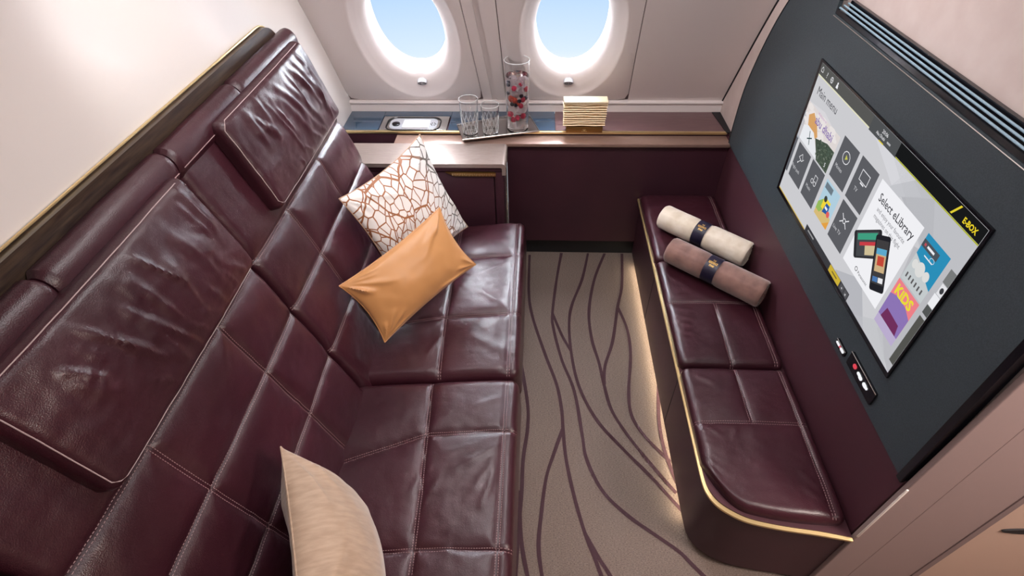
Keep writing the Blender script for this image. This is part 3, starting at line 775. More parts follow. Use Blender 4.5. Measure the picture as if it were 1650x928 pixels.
# cove lamps behind the panel edge (a lamp strip facing the wall)
bm = BM()
for i in range(len(edge)-1):
    (y0, z0), (y1, z1) = edge[i], edge[i+1]
    q = [(px(z0)+0.0135, y0-0.012, z0), (px(z1)+0.0135, y1-0.012, z1), (px(z1)+0.0135, y1-0.022, z1), (px(z0)+0.0135, y0-0.022, z0)]
    bm.faces.new([bm.verts.new(v) for v in q])
o = obj('cove_lamp', bm, COVE, t, False); o['label'] = 'glowing lamp strip behind the curved edge'
t = thing('air_vent', 'slim black air vent with pale blue slats along the top of the charcoal panel', 'vent', (0.93, 1.3, 1.47))
bm = BM(); box(bm, 0.903, 0.948, 0.70, 1.785, 1.470, 1.478); box(bm, 0.936, 0.948, 0.70, 1.785, 1.478, 1.506); box(bm, 0.903, 0.912, 0.70, 1.785, 1.478, 1.482); box(bm, 0.903, 0.9245, 1.785, 2.07, 1.505, 1.512); obj('vent_body', bm, BLACK, t, False)
for k, (x, z) in enumerate(((0.9075, 1.4865), (0.9175, 1.4925), (0.9275, 1.4985))):
    bm = BM(); tube(bm, [(x, 0.71, z), (x, 1.78, z)], 0.0027, 8); obj('slat', bm, SLATB, t)

# ------------------------------------------------------------------ television
SY, SZ, SW, SH = 1.745, 0.8785, 0.866, 0.4585
def scr(u, v, d=0.0):    # u to the right as read, v up, d out of the screen
    z = SZ+v; y = SY-u*(1.0)
    return V((px(z)-0.006-d, y, z))
t = thing('television', 'large wall television showing a light grey menu of tiles', 'television', (0.92, 1.31, 0.88))
bm = BM()
o_ = [(-0.018, -0.016), (SW+0.006, -0.016), (SW+0.006, SH+0.006), (-0.018, SH+0.006)]
A = [bm.verts.new(scr(u, v, 0)) for u, v in o_]; B = [bm.verts.new(scr(u, v, -0.007)) for u, v in o_]
bm.faces.new(A); bm.faces.new(B)
for i in range(4): bm.faces.new((A[i], A[(i+1) % 4], B[(i+1) % 4], B[i]))
obj('bezel', bm, BLACK, t, False)
EM = {}
def em(r, g, b, s=1.0):
    k = (r, g, b, s)
    if k not in EM: EM[k] = emis('screen_%d_%d_%d' % (r, g, b), srgb(r, g, b), s)
    return EM[k]
class Scr:
    def __init__(s): s.bm = BM(); s.ms = []
    def mi(s, c):
        m = em(*c)
        if m not in s.ms: s.ms.append(m)
        return s.ms.index(m)
    def poly(s, pts, c, d=0.0006):
        f = s.bm.faces.new([s.bm.verts.new(scr(u, v, d)) for u, v in pts]); f.material_index = s.mi(c); return s
    def rect(s, u0, v0, u1, v1, c, d=0.0006): return s.poly([(u0, v0), (u1, v0), (u1, v1), (u0, v1)], c, d)
    def line(s, pts, w_, c, d=0.001, closed=False):
        n = len(pts)
        for i in range(n if closed else n-1):
            a, b = V(pts[i]), V(pts[(i+1) % n]); q = (b-a).normalized(); nn = V((-q.y, q.x))*w_/2; q = q*w_*0.4
            s.poly([a-q+nn, b+q+nn, b+q-nn, a-q-nn], c, d)
        return s
    def disc(s, cx, cy, rx, ry, c, d=0.001, n=20):
        return s.poly([(cx+rx*math.cos(2*math.pi*k/n), cy+ry*math.sin(2*math.pi*k/n)) for k in range(n)], c, d)
    def ringo(s, cx, cy, rx, ry, w_, c, d=0.001, n=20):
        return s.line([(cx+rx*math.cos(2*math.pi*k/n), cy+ry*math.sin(2*math.pi*k/n)) for k in range(n)], w_, c, d, True)
    def text(s, body, u, v, size, c, d=0.0014, sx=1.0, rot=0.0, bold=0.0, align='LEFT'):
        cu = bpy.data.curves.new('t', 'FONT'); cu.body = body; cu.size = size; cu.offset = bold; cu.align_x = align; cu.resolution_u = 2
        o = bpy.data.objects.new('t', cu); COL.objects.link(o)
        bpy.context.view_layer.update()
        me = bpy.data.meshes.new_from_object(o.evaluated_get(bpy.context.evaluated_depsgraph_get()))
        i = s.mi(c); cr, sr = math.cos(rot), math.sin(rot)
        vs = [s.bm.verts.new(scr(u+(p.co.x*sx)*cr-p.co.y*sr, v+p.co.x*sx*sr+p.co.y*cr, d)) for p in me.vertices]
        for p in me.polygons:
            try: f = s.bm.faces.new([vs[k] for k in p.vertices]); f.material_index = i
            except ValueError: pass
        bpy.data.objects.remove(o); bpy.data.curves.remove(cu); bpy.data.meshes.remove(me)
        return s
    def done(s, name, parent):
        me = bpy.data.meshes.new(name); s.bm.to_mesh(me); s.bm.free()
        for m in s.ms: me.materials.append(m)
        o = bpy.data.objects.new(name, me); COL.objects.link(o); o.parent = parent; me.transform(world_of(parent).inverted())
        return o
W3 = (238, 238, 242); TG = (92, 93, 98)
s = Scr(); s.rect(0, 0, SW, SH, (204, 204, 208), 0.0003)
for pts, c in (([(0.50, 0.42), (0.866, 0.42), (0.866, 0.25)], (190, 191, 196)), ([(0.40, 0.42), (0.62, 0.42), (0.55, 0.36)], (214, 214, 219)),
               ([(0.60, 0.36), (0.70, 0.42), (0.80, 0.30)], (182, 183, 188)), ([(0.72, 0.30), (0.866, 0.34), (0.866, 0.0), (0.76, 0.05)], (186, 186, 191)),
               ([(0.50, 0.03), (0.62, 0.10), (0.72, 0.0), (0.55, 0.0)], (182, 183, 189)), ([(0.66, 0.0), (0.76, 0.08), (0.85, 0.0)], (196, 197, 201)), ([(0.52, 0.30), (0.58, 0.42), (0.66, 0.40)], (196, 197, 202))):
    s.poly(pts, c, 0.0005)
display = s.done('display', t)
s = Scr()
s.rect(-0.002, 0.424, 0.364, SH, (88, 88, 86)); s.rect(0.364, 0.418, 0.516, SH, (80, 82, 84), 0.0008); s.poly([(0.512, 0.422), (0.866, 0.422), (0.866, SH), (0.512, SH)], (24, 25, 26), 0.001)
s.rect(0.0, 0.4205, 0.364, 0.424, (226, 224, 190), 0.0009); s.rect(0.516, 0.4185, 0.866, 0.422, (176, 180, 60), 0.0012)
s.poly([(0.757, 0.426), (0.763, 0.426), (0.781, 0.455), (0.775, 0.455)], (226, 206, 52), 0.0014)
s.text('E-BOX', 0.799, 0.4305, 0.019, (236, 210, 44), sx=0.85, bold=0.0006)
s.line([(0.010, 0.436), (0.010, 0.444), (0.017, 0.451), (0.024, 0.444), (0.024, 0.436)], 0.0018, W3, closed=True)
s.text('?', 0.052, 0.432, 0.024, W3); s.ringo(0.092, 0.440, 0.008, 0.008, 0.002, W3); s.line([(0.084, 0.440), (0.100, 0.440)], 0.0015, W3); s.line([(0.092, 0.432), (0.092, 0.448)], 0.0015, W3)
s.disc(0.133, 0.446, 0.004, 0.004, W3); s.poly([(0.126, 0.432), (0.140, 0.432), (0.138, 0.442), (0.128, 0.442)], W3, 0.001)
s.text('20:06', 0.440, 0.440, 0.014, W3, align='CENTER'); s.text('Abu Dhabi', 0.425, 0.427, 0.012, W3, align='CENTER', sx=0.9); s.rect(0.460, 0.4285, 0.478, 0.4335, (180, 180, 184), 0.0012)
s.rect(0.425, 0.417, 0.45, 0.420, (226, 206, 52), 0.0014)
s.done('menu_bar', display)
s = Scr(); s.text('Main menu', 0.030, 0.372, 0.037, (70, 70, 76), sx=0.94); s.done('menu_heading', display)
# city photo tile
s = Scr()
s.rect(0.0, 0.212, 0.254, 0.335, (222, 214, 212)); s.poly([(0.0, 0.335), (0.12, 0.35), (0.20, 0.335)], (216, 214, 218), 0.0007)
for k in range(40):
    a = rr.uniform(0.022, 0.235); b = rr.uniform(0.27, 0.33); s.disc(a, b, 0.02, 0.008, (232, 226, 224), 0.0007+k*0.000002, 10)
s.poly([(0.03, 0.30), (0.06, 0.32), (0.10, 0.30), (0.13, 0.27), (0.11, 0.25), (0.05, 0.265)], (214, 162, 104), 0.0009)
s.poly([(0.02, 0.212), (0.02, 0.26), (0.05, 0.272), (0.10, 0.27), (0.15, 0.235), (0.19, 0.212)], (232, 234, 238), 0.001)
s.poly([(0.12, 0.262), (0.20, 0.285), (0.254, 0.285), (0.254, 0.212), (0.17, 0.212), (0.155, 0.23)], (72, 84, 72), 0.0011)
for k in range(90):
    a = rr.uniform(0.15, 0.25); b = rr.uniform(0.216, 0.278); g_ = rr.choice([(96, 108, 92), (58, 68, 60), (120, 128, 116), (80, 96, 84)]); s.disc(a, b, rr.uniform(0.002, 0.005), rr.uniform(0.001, 0.003), g_, 0.0012+k*0.000002, 7)
s.line([(0.075, 0.262), (0.095, 0.226)], 0.004, (52, 74, 74), 0.0014); s.line([(0.072, 0.236), (0.100, 0.250)], 0.004, (52, 74, 74), 0.0014)
s.text('abu dhabi', 0.082, 0.298, 0.036, (138, 116, 176), 0.0015, sx=0.98, bold=0.0005); s.text('Welcome to', 0.086, 0.327, 0.013, (190, 140, 196), 0.0015)
s.text('5', 0.226, 0.222, 0.02, W3, 0.0016)
s.done('menu_tile', display)
s = Scr(); s.rect(-0.002, 0.076, 0.014, 0.205, (96, 98, 104)); s.rect(-0.002, 0.205, 0.018, 0.300, (170, 174, 182)); s.done('menu_tile', display)
def tile(u0, v0, u1, v1, txt, icon):
    s = Scr(); s.rect(u0, v0, u1, v1, TG); cx, cy = (u0+u1)/2, (v0+v1)/2+0.008
    s.text(txt, cx-0.016, v0+0.038, 0.017, (206, 206, 210), align='CENTER', sx=0.95); icon(s, cx, cy); s.done('menu_tile', display)
def ic_plane(s, x, y): s.line([(x-0.02, y+0.016), (x+0.004, y+0.010), (x+0.016, y+0.022)], 0.0022, W3); s.line([(x-0.02, y+0.016), (x-0.002, y+0.034), (x+0.008, y+0.018)], 0.002, W3); s.line([(x-0.004, y+0.010), (x-0.018, y-0.004)], 0.002, W3); s.disc(x-0.018, y-0.004, 0.003, 0.003, W3)
def ic_music(s, x, y): s.ringo(x-0.008, y, 0.008, 0.007, 0.002, W3); s.ringo(x+0.012, y, 0.008, 0.007, 0.002, W3); s.line([(x, y), (x, y+0.026), (x+0.020, y+0.026), (x+0.020, y)], 0.002, W3)
def ic_movie(s, x, y): s.ringo(x, y+0.012, 0.021, 0.018, 0.0022, W3, n=12); s.poly([(x-0.004, y+0.004), (x-0.004, y+0.020), (x+0.010, y+0.012)], (196, 196, 90), 0.001)
def ic_tv(s, x, y): s.line([(x-0.022, y), (x+0.022, y), (x+0.022, y+0.030), (x-0.022, y+0.030)], 0.0022, W3, closed=True); s.rect(x-0.010, y-0.007, x+0.010, y-0.003, W3, 0.001)
def ic_live(s, x, y):
    s.ringo(x, y+0.012, 0.007, 0.007, 0.0022, W3)
    for sg in (-1, 1):
        s.line([(x+sg*0.008, y+0.016), (x+sg*0.020, y+0.026)], 0.003, W3); s.line([(x+sg*0.008, y+0.008), (x+sg*0.020, y-0.002)], 0.003, W3)
tile(0.032, 0.076, 0.137, 0.203, 'Flight path', ic_plane)
tile(0.154, 0.077, 0.254, 0.206, 'Music', ic_music)
tile(0.272, 0.221, 0.373, 0.352, 'Movies', ic_movie)
tile(0.390, 0.223, 0.490, 0.354, 'TV', ic_tv)
tile(0.391, 0.080, 0.488, 0.211, 'Live TV', ic_live)
# bright picture tile (generic coloured shapes)
s = Scr(); s.rect(0.274, 0.082, 0.373, 0.207, (176, 206, 222)); s.poly([(0.274, 0.082), (0.373, 0.082), (0.373, 0.12), (0.32, 0.135), (0.274, 0.125)], (214, 186, 120), 0.0008)
s.poly([(0.274, 0.125), (0.31, 0.16), (0.33, 0.14), (0.30, 0.10), (0.274, 0.10)], (150, 186, 92), 0.0009); s.poly([(0.338, 0.082), (0.373, 0.082), (0.373, 0.112)], (226, 160, 70), 0.001)
s.rect(0.300, 0.120, 0.345, 0.160, (240, 214, 60), 0.0011); s.poly([(0.315, 0.112), (0.350, 0.122), (0.345, 0.150), (0.322, 0.148)], (46, 92, 160), 0.0012); s.rect(0.322, 0.130, 0.340, 0.138, (236, 236, 240), 0.0013); s.disc(0.352, 0.125, 0.010, 0.010, (226, 96, 92), 0.0013)
s.disc(0.31, 0.155, 0.01, 0.01, (60, 66, 60), 0.0014); s.rect(0.280, 0.180, 0.330, 0.200, (110, 124, 134), 0.0012); s.done('menu_tile', display)
# library advert
s = Scr(); s.rect(0.508, 0.082, 0.718, 0.353, (240, 240, 244))
s.text('Select eLibrary', 0.530, 0.303, 0.0335, (66, 66, 72), sx=0.86, bold=0.0003)
s.text('and enjoy your favourite', 0.544, 0.279, 0.0185, (120, 120, 126), sx=0.78); s.text('magazines on this flight', 0.544, 0.258, 0.0185, (120, 120, 126), sx=0.80)
def dev(cx, cy, w_, h_, r, c, d):
    cr, sr = math.cos(r), math.sin(r)
    f = lambda x, y: (cx+x*cr-y*sr, cy+x*sr+y*cr)
    P = [f(x, y) for x, y in rrect(0, 0, w_/2, h_/2, 0.008, 4)]
    s.poly(P, c, d); return f
f = dev(0.573, 0.187, 0.078, 0.125, math.radians(-52), (44, 44, 48), 0.0010)
s.poly([f(x, y) for x, y in ((-0.034, -0.050), (0.034, -0.050), (0.034, 0.050), (-0.034, 0.050))], (70, 72, 76), 0.0012)
s.poly([f(x, y) for x, y in ((-0.030, -0.045), (-0.012, -0.045), (-0.012, 0.045), (-0.030, 0.045))], (64, 158, 128), 0.0013)
s.poly([f(x, y) for x, y in ((0.0, -0.01), (0.030, -0.01), (0.030, 0.045), (0.0, 0.045))], (206, 190, 150), 0.0013)
s.poly([f(x, y) for x, y in ((-0.006, -0.035), (0.004, -0.035), (0.004, 0.045), (-0.006, 0.045))], (200, 62, 70), 0.0014)
f = dev(0.652, 0.184, 0.062, 0.150, math.radians(30), (34, 34, 40), 0.0016)
s.poly([f(x, y) for x, y in ((-0.026, -0.055), (0.026, -0.055), (0.026, 0.062), (-0.026, 0.062))], (64, 62, 64), 0.0018)
s.poly([f(x, y) for x, y in ((-0.020, -0.022), (0.022, -0.022), (0.022, 0.040), (-0.020, 0.040))], (204, 176, 132), 0.0019)
s.poly([f(x, y) for x, y in ((-0.012, -0.005), (0.016, -0.005), (0.016, 0.020), (-0.012, 0.020))], (196, 72, 56), 0.002)
s.poly([f(x, y) for x, y in ((-0.020, 0.024), (0.022, 0.024), (0.022, 0.040), (-0.020, 0.040))], (92, 168, 204), 0.002)
s.poly([f(x, y) for x, y in ((-0.022, -0.050), (0.000, -0.050), (0.000, -0.036), (-0.022, -0.036))], (76, 120, 176), 0.002)
s.poly([f(x, y) for x, y in ((0.002, -0.050), (0.022, -0.050), (0.022, -0.036), (0.002, -0.036))], (232, 232, 236), 0.002)
s.ringo(0.580, 0.104, 0.006, 0.006, 0.002, (50, 50, 56)); s.text('Panasonic', 0.592, 0.098, 0.014, (60, 60, 66))
s.done('menu_tile', display)
# blue-sky tile with plain white domes
s = Scr(); s.rect(0.737, 0.253, 0.829, 0.353, (44, 142, 184)); s.poly([(0.735, 0.215), (0.829, 0.215), (0.829, 0.253), (0.795, 0.268), (0.765, 0.285), (0.737, 0.295)], (196, 202, 204), 0.0008)
for cx, r in ((0.752, 0.010), (0.774, 0.016), (0.800, 0.011)): s.disc(cx, 0.272, r, r*1.2, (220, 220, 218), 0.001)
for k in range(6): s.rect(0.745+k*0.013, 0.228, 0.750+k*0.013, 0.242, (92, 90, 92), 0.0012)
s.rect(0.737, 0.318, 0.800, 0.338, (76, 84, 92), 0.001); s.rect(0.745, 0.324, 0.752, 0.331, (190, 80, 90), 0.0012); s.rect(0.757, 0.325, 0.785, 0.331, W3, 0.0012); s.rect(0.762, 0.305, 0.795, 0.308, W3, 0.0012); s.ringo(0.79, 0.312, 0.008, 0.006, 0.001, W3, 0.0012); s.done('menu_tile', display)
# kids tile: lettering over plain violet and pink
s = Scr(); s.rect(0.733, 0.088, 0.829, 0.210, (236, 128, 136)); s.poly([(0.733, 0.088), (0.829, 0.088), (0.829, 0.155), (0.80, 0.170), (0.76, 0.172), (0.733, 0.160)], (140, 116, 180), 0.0008)
s.poly([(0.745, 0.088), (0.820, 0.088), (0.812, 0.118), (0.752, 0.122)], (112, 48, 92), 0.0009); s.poly([(0.733, 0.060), (0.829, 0.060), (0.829, 0.088), (0.733, 0.088)], (186, 172, 206), 0.0008)
s.text('KiDS', 0.742, 0.172, 0.040, (232, 218, 58), sx=0.88, bold=0.0016); s.done('menu_tile', display)
s = Scr(); s.rect(0.845, 0.300, SW, 0.338, (120, 122, 122)); s.rect(0.848, 0.268, SW, 0.298, (226, 226, 230)); s.rect(0.845, 0.232, SW, 0.266, (236, 236, 240)); s.rect(0.846, 0.205, SW, 0.231, (84, 86, 86)); s.rect(0.846, 0.030, SW, 0.195, (84, 84, 80)); s.disc(0.858, 0.283, 0.006, 0.008, (60, 62, 66)); s.done('menu_tile', display)
s = Scr(); s.rect(0.0, -0.001, 0.262, 0.003, (206, 176, 70)); s.rect(0.266, 0.0, 0.606, 0.026, (60, 60, 64), 0.0008); s.rect(0.470, 0.001, 0.545, 0.025, (204, 176, 58), 0.001)
s.rect(0.285, 0.011, 0.335, 0.017, (150, 150, 152), 0.001); s.rect(0.490, 0.011, 0.525, 0.016, (120, 104, 50), 0.0012); s.rect(0.552, 0.003, 0.576, 0.023, (84, 84, 88), 0.001); s.rect(0.580, 0.003, 0.603, 0.023, (84, 84, 88), 0.001)
s.text('+', 0.560, 0.007, 0.016, W3); s.text('x', 0.587, 0.007, 0.016, W3); s.done('menu_bar', display)

# ------------------------------------------------------------------ switch plates
def plate(name, label, yc, zc, w_, h_, dots):
    th = thing(name, label, 'control panel', (px(zc), yc, zc))
    bm = BM(); P = rrect(yc, zc, w_/2, h_/2, 0.004, 3)
    panelmesh(bm, P, 0.006, 0.0); obj('plate', bm, BLACK, th)
    bm = BM(); tube(bm, [(px(zc+h_/2)-0.0065, yc-w_/2, zc+h_/2-0.0012), (px(zc+h_/2)-0.0065, yc+w_/2, zc+h_/2-0.0012)], 0.0012, 5); obj('top_rim', bm, SILVER, th)
    for (dy, dz, a, b, c) in dots:
        bm = BM(); Q = rrect(yc+dy, zc+dz, a, b, min(a, b)*0.9, 4); panelmesh(bm, Q, 0.0085, -0.004); obj('button_light', bm, em(*c), th)
plate('remote_dock', 'black control dock with red and white buttons below the television corner', 0.943, 0.772, 0.150, 0.050,
      [(0.036, 0.003, 0.008, 0.007, (214, 70, 84)), (0.008, 0.002, 0.009, 0.0045, (244, 244, 246)), (-0.002, 0.000, 0.008, 0.0055, (244, 244, 246)), (-0.028, 0.001, 0.009, 0.006, (244, 244, 246)), (-0.037, 0.001, 0.006, 0.004, (244, 244, 246))])
plate('light_switch', 'small black switch with white marks beside the larger control dock', 1.066, 0.7555, 0.058, 0.022,
      [(0.014, 0.001, 0.010, 0.0035, (240, 240, 244)), (0.001, 0.001, 0.004, 0.003, (214, 90, 100)), (-0.013, 0.001, 0.010, 0.0045, (240, 240, 244))])

# ------------------------------------------------------------------ things on the ledge
ZL = 0.7370
t = thing('serving_tray', 'mirror steel tray holding two tumblers and a vase on the ledge', 'tray', (-0.19, 2.5, ZL))
bm = BM(); Q = [(-0.394, 2.475), (-0.357, 2.346), (0.013, 2.436), (-0.045, 2.640), (-0.30, 2.625)]
Q = [(-0.402, 2.500), (-0.357, 2.346), (0.013, 2.440), (-0.047, 2.640)]
a, b, c, d = [V(q) for q in Q]
prism(bm, [tuple(q) for q in (a, b, c, d)], 'z', ZL+0.001, ZL+0.005)
obj('tray_base', bm, STEEL, t, False)
bm = BM(); tube(bm, [(q[0], q[1], ZL+0.0065) for q in (a, b, c, d)], 0.0035, 6, True); obj('tray_rim', bm, STEEL, t)
ZT = ZL+0.0052
def tumbler(c, h, r0, r1, label):
    t = thing('tumbler', label, 'glass', c, (0, 0, 0), 'cut crystal tumblers on the tray')
    bm = BM(); wt = 0.0022; b = 0.014
    pr = [(0, 0), (r0*0.9, 0), (r0, 0.003)]+[(r0+(r1-r0)*k/8, 0.003+(h-0.003)*k/8) for k in range(1, 9)]
    pr += [(r1-wt, h)]+[(r0-wt+(r1-r0)*k/8, b+(h-b)*k/8) for k in range(7, -1, -1)]+[(0, b)]
    lathe(bm, pr, c, 48); obj('glass_body', bm, GLASS, t)
    # cut facets: shallow diamond ribs wrapped round the lower two thirds
    bm = BM(); n = 12
    for k in range(n):
        for sgn in (-1, 1):
            pts = []
            for j in range(9):
                q = j/8; z = 0.006+h*0.60*q; rad = r0+(r1-r0)*(z/h)+0.0006
                a_ = 2*math.pi*(k+sgn*q*1.5)/n; pts.append((c[0]+rad*math.cos(a_), c[1]+rad*math.sin(a_), c[2]+z))
            tube(bm, pts, 0.0010, 5)
    obj('cut_pattern', bm, CUT, t)
    bm = BM(); tube(bm, [(c[0]+(r1-0.0011)*math.cos(k*math.pi/24), c[1]+(r1-0.0011)*math.sin(k*math.pi/24), c[2]+h) for k in range(48)], 0.0014, 6, True); obj('rim', bm, CUT, t)
    return t
tumbler((-0.326, 2.425, ZT), 0.170, 0.036, 0.0465, 'taller cut crystal tumbler at the left of the steel tray')
tumbler((-0.2245, 2.425, ZT), 0.142, 0.036, 0.0445, 'shorter cut crystal tumbler between the taller one and the vase')
vc = (-0.095, 2.478, ZT)
t = thing('glass_vase', 'tall clear glass vase filled with water and berries on the tray', 'vase', vc)
R0, R1, HV = 0.0525, 0.0595, 0.330
bm = BM(); wt = 0.0028
pr = [(0, 0), (R0*0.92, 0), (R0, 0.005)]+[(R0+(R1-R0)*k/10, 0.005+(HV-0.005)*k/10) for k in range(1, 11)]+[(R1-wt/2, HV+0.001), (R1-wt, HV)]
pr += [(R0-wt+(R1-R0)*k/10, 0.018+(HV-0.018)*k/10) for k in range(9, -1, -1)]+[(0, 0.018)]
lathe(bm, pr, vc, 64); obj('vase_body', bm, GLASS, t)
bm = BM(); tube(bm, [(vc[0]+(R1-0.0014)*math.cos(k*math.pi/32), vc[1]+(R1-0.0014)*math.sin(k*math.pi/32), vc[2]+HV+0.001) for k in range(64)], 0.0017, 6, True); obj('rim', bm, CUT, t)
HW = 0.262
bm = BM(); lathe(bm, [(0, 0.0185), (R0-wt-0.0006, 0.0185), (R0-wt-0.0006+(R1-R0)*(HW-0.018)/(HV-0.018), HW), (0, HW)], vc, 64); tag(obj('water', bm, WATER, None), 'clear water filling the tall vase', 'water')
def berries(kind, m, spots, label):
    first = None
    for i, (a_, rr_, z, r) in enumerate(spots):
        p = V((vc[0]+rr_*math.cos(a_), vc[1]+rr_*math.sin(a_), vc[2]+z))
        bm = BM()
        if kind == 'blueberry':
            bmesh.ops.create_icosphere(bm, subdivisions=3, radius=r)
            for v in bm.verts:
                if v.co.z > 0.8*r: v.co.z = 0.8*r-(v.co.z-0.8*r)*0.8
        elif kind == 'ice_cube':
            box(bm, -r, r, -r, r, -r, r, r*0.25)
            bmesh.ops.rotate(bm, cent=(0, 0, 0), matrix=Matrix.Rotation(a_*3, 3, V((1, 1, 0.3)).normalized()), verts=bm.verts)
        else:
            bmesh.ops.create_icosphere(bm, subdivisions=4, radius=r)
            for v in bm.verts:
                n = v.co.normalized(); th_ = math.atan2(n.y, n.x); b_ = math.sin(th_*7+(1 if int((n.z+1)*5) % 2 else 0)*math.pi)*math.sin(n.z*14)
                v.co = v.co*(1+0.10*b_); v.co.z *= 1.15
                if kind == 'strawberry': v.co.x *= 1-0.35*max(0, -n.z); v.co.y *= 1-0.35*max(0, -n.z)
        o = obj(kind, bm, m, None); o.location = p
        tag(o, label, 'ice' if kind == 'ice_cube' else 'berry', {'blueberry': 'blueberries in the vase', 'raspberry': 'raspberries in the vase', 'strawberry': 'strawberries in the vase', 'ice_cube': 'ice in the vase'}[kind])
F0 = -math.pi/2  # side that faces the viewer
berries('blueberry', BLUEB, [(F0-1.0, 0.041, 0.238, 0.0095), (F0-1.3, 0.036, 0.222, 0.009), (F0+0.5, 0.040, 0.178, 0.0095), (F0+0.25, 0.041, 0.155, 0.0095), (F0-0.55, 0.041, 0.137, 0.010), (F0-0.15, 0.041, 0.136, 0.010), (F0-1.15, 0.041, 0.185, 0.009), (F0+2.2, 0.03, 0.15, 0.010)], 'dark blueberry floating in the water of the tall vase')
berries('raspberry', RASP, [(F0+0.7, 0.041, 0.158, 0.011), (F0-0.75, 0.041, 0.085, 0.012), (F0-0.45, 0.040, 0.060, 0.012), (F0+0.05, 0.040, 0.070, 0.012), (F0+0.75, 0.039, 0.075, 0.0125), (F0+0.45, 0.041, 0.130, 0.0105), (F0-1.15, 0.039, 0.080, 0.011), (F0+1.4, 0.036, 0.20, 0.011), (F0-0.3, 0.040, 0.215, 0.011), (F0+0.4, 0.036, 0.236, 0.011)], 'pink raspberry floating in the water of the tall vase')
berries('strawberry', STRAW, [(F0-0.75, 0.036, 0.160, 0.014), (F0-0.3, 0.036, 0.156, 0.013), (F0+0.15, 0.037, 0.140, 0.010)], 'orange red strawberry piece in the middle of the tall vase')
berries('ice_cube', ICE, [(F0-0.2, 0.022, 0.186, 0.014), (F0+1.9, 0.022, 0.21, 0.015), (F0+0.9, 0.018, 0.10, 0.015), (F0-1.8, 0.022, 0.23, 0.014), (F0-0.5, 0.030, 0.243, 0.013), (F0+0.35, 0.030, 0.240, 0.014), (F0+1.2, 0.034, 0.244, 0.012), (F0-0.1, 0.026, 0.205, 0.014), (F0+0.55, 0.030, 0.200, 0.012)], 'clear ice cube in the water of the tall vase')
# napkin holder
t = thing('napkin_holder', 'champagne gold holder stacked with folded napkins on the ledge', 'napkin holder', (0.232, 2.47, ZL))
bm = BM(); box(bm, 0.145, 0.322, 2.432, 2.488, ZL, ZL+0.030, 0.002); hb = obj('holder_base', bm, BRASS, t)
bm = BM()
for k in range(7):
    q = math.radians(-60+20*k); tube(bm, [(0.2335, 2.4312, ZL+0.012), (0.2335+0.012*math.sin(q), 2.4312, ZL+0.012+0.010*math.cos(q))], 0.0007, 4)
lathe(bm, [(0, 0), (0.003, 0), (0.003, 0.002), (0, 0.002)], (0.2335, 2.4300, ZL+0.011), 10)
box(bm, 0.220, 0.247, 2.4305, 2.432, ZL+0.0065, ZL+0.0085)
obj('crest', bm, GOLD, hb)
r = random.Random(3)
z = ZL+0.030
for k in range(10):
    h = 0.0078; z += r.uniform(0.003, 0.0055); bm = BM(); n = 24; A = []
    x0 = 0.128+r.uniform(-0.002, 0.003); x1 = 0.333+r.uniform(-0.003, 0.003)
    rows = []
    for i in range(n+1):
        x = x0+(x1-x0)*i/n; dz = 0.0034*nz(x*16, k*3.3, 0); sq = 0.0012*nz(x*30, k*1.7, 9)
        y0 = 2.437+sq; ring = []
        for j in range(7):
            q = -math.pi/2+math.pi*j/6
            ring.append(bm.verts.new((x, y0-0.005*math.cos(q), z+h/2+dz+(h/2-0.0012)*math.sin(q))))
        ring.append(bm.verts.new((x, 2.486, z+h-0.0012+dz))); ring.append(bm.verts.new((x, 2.486, z+0.0012+dz))); rows.append(ring)
    for i in range(n):
        for j in range(9): bm.faces.new((rows[i][j], rows[i][(j+1) % 9], rows[i+1][(j+1) % 9], rows[i+1][j]))
    bm.faces.new(rows[0]); bm.faces.new(rows[-1]); tag(obj('napkin', bm, NAPK), 'folded champagne napkin in the stack above the brass base', 'napkin', 'folded napkins in the holder'); z += h
bm = BM(); box(bm, 0.126, 0.338, 2.428, 2.492, z, z+0.014, 0.005, 0, 3); obj('holder_lid', bm, mat('champagne_lid', srgb(244, 226, 192), 0.3, 0.5), t)

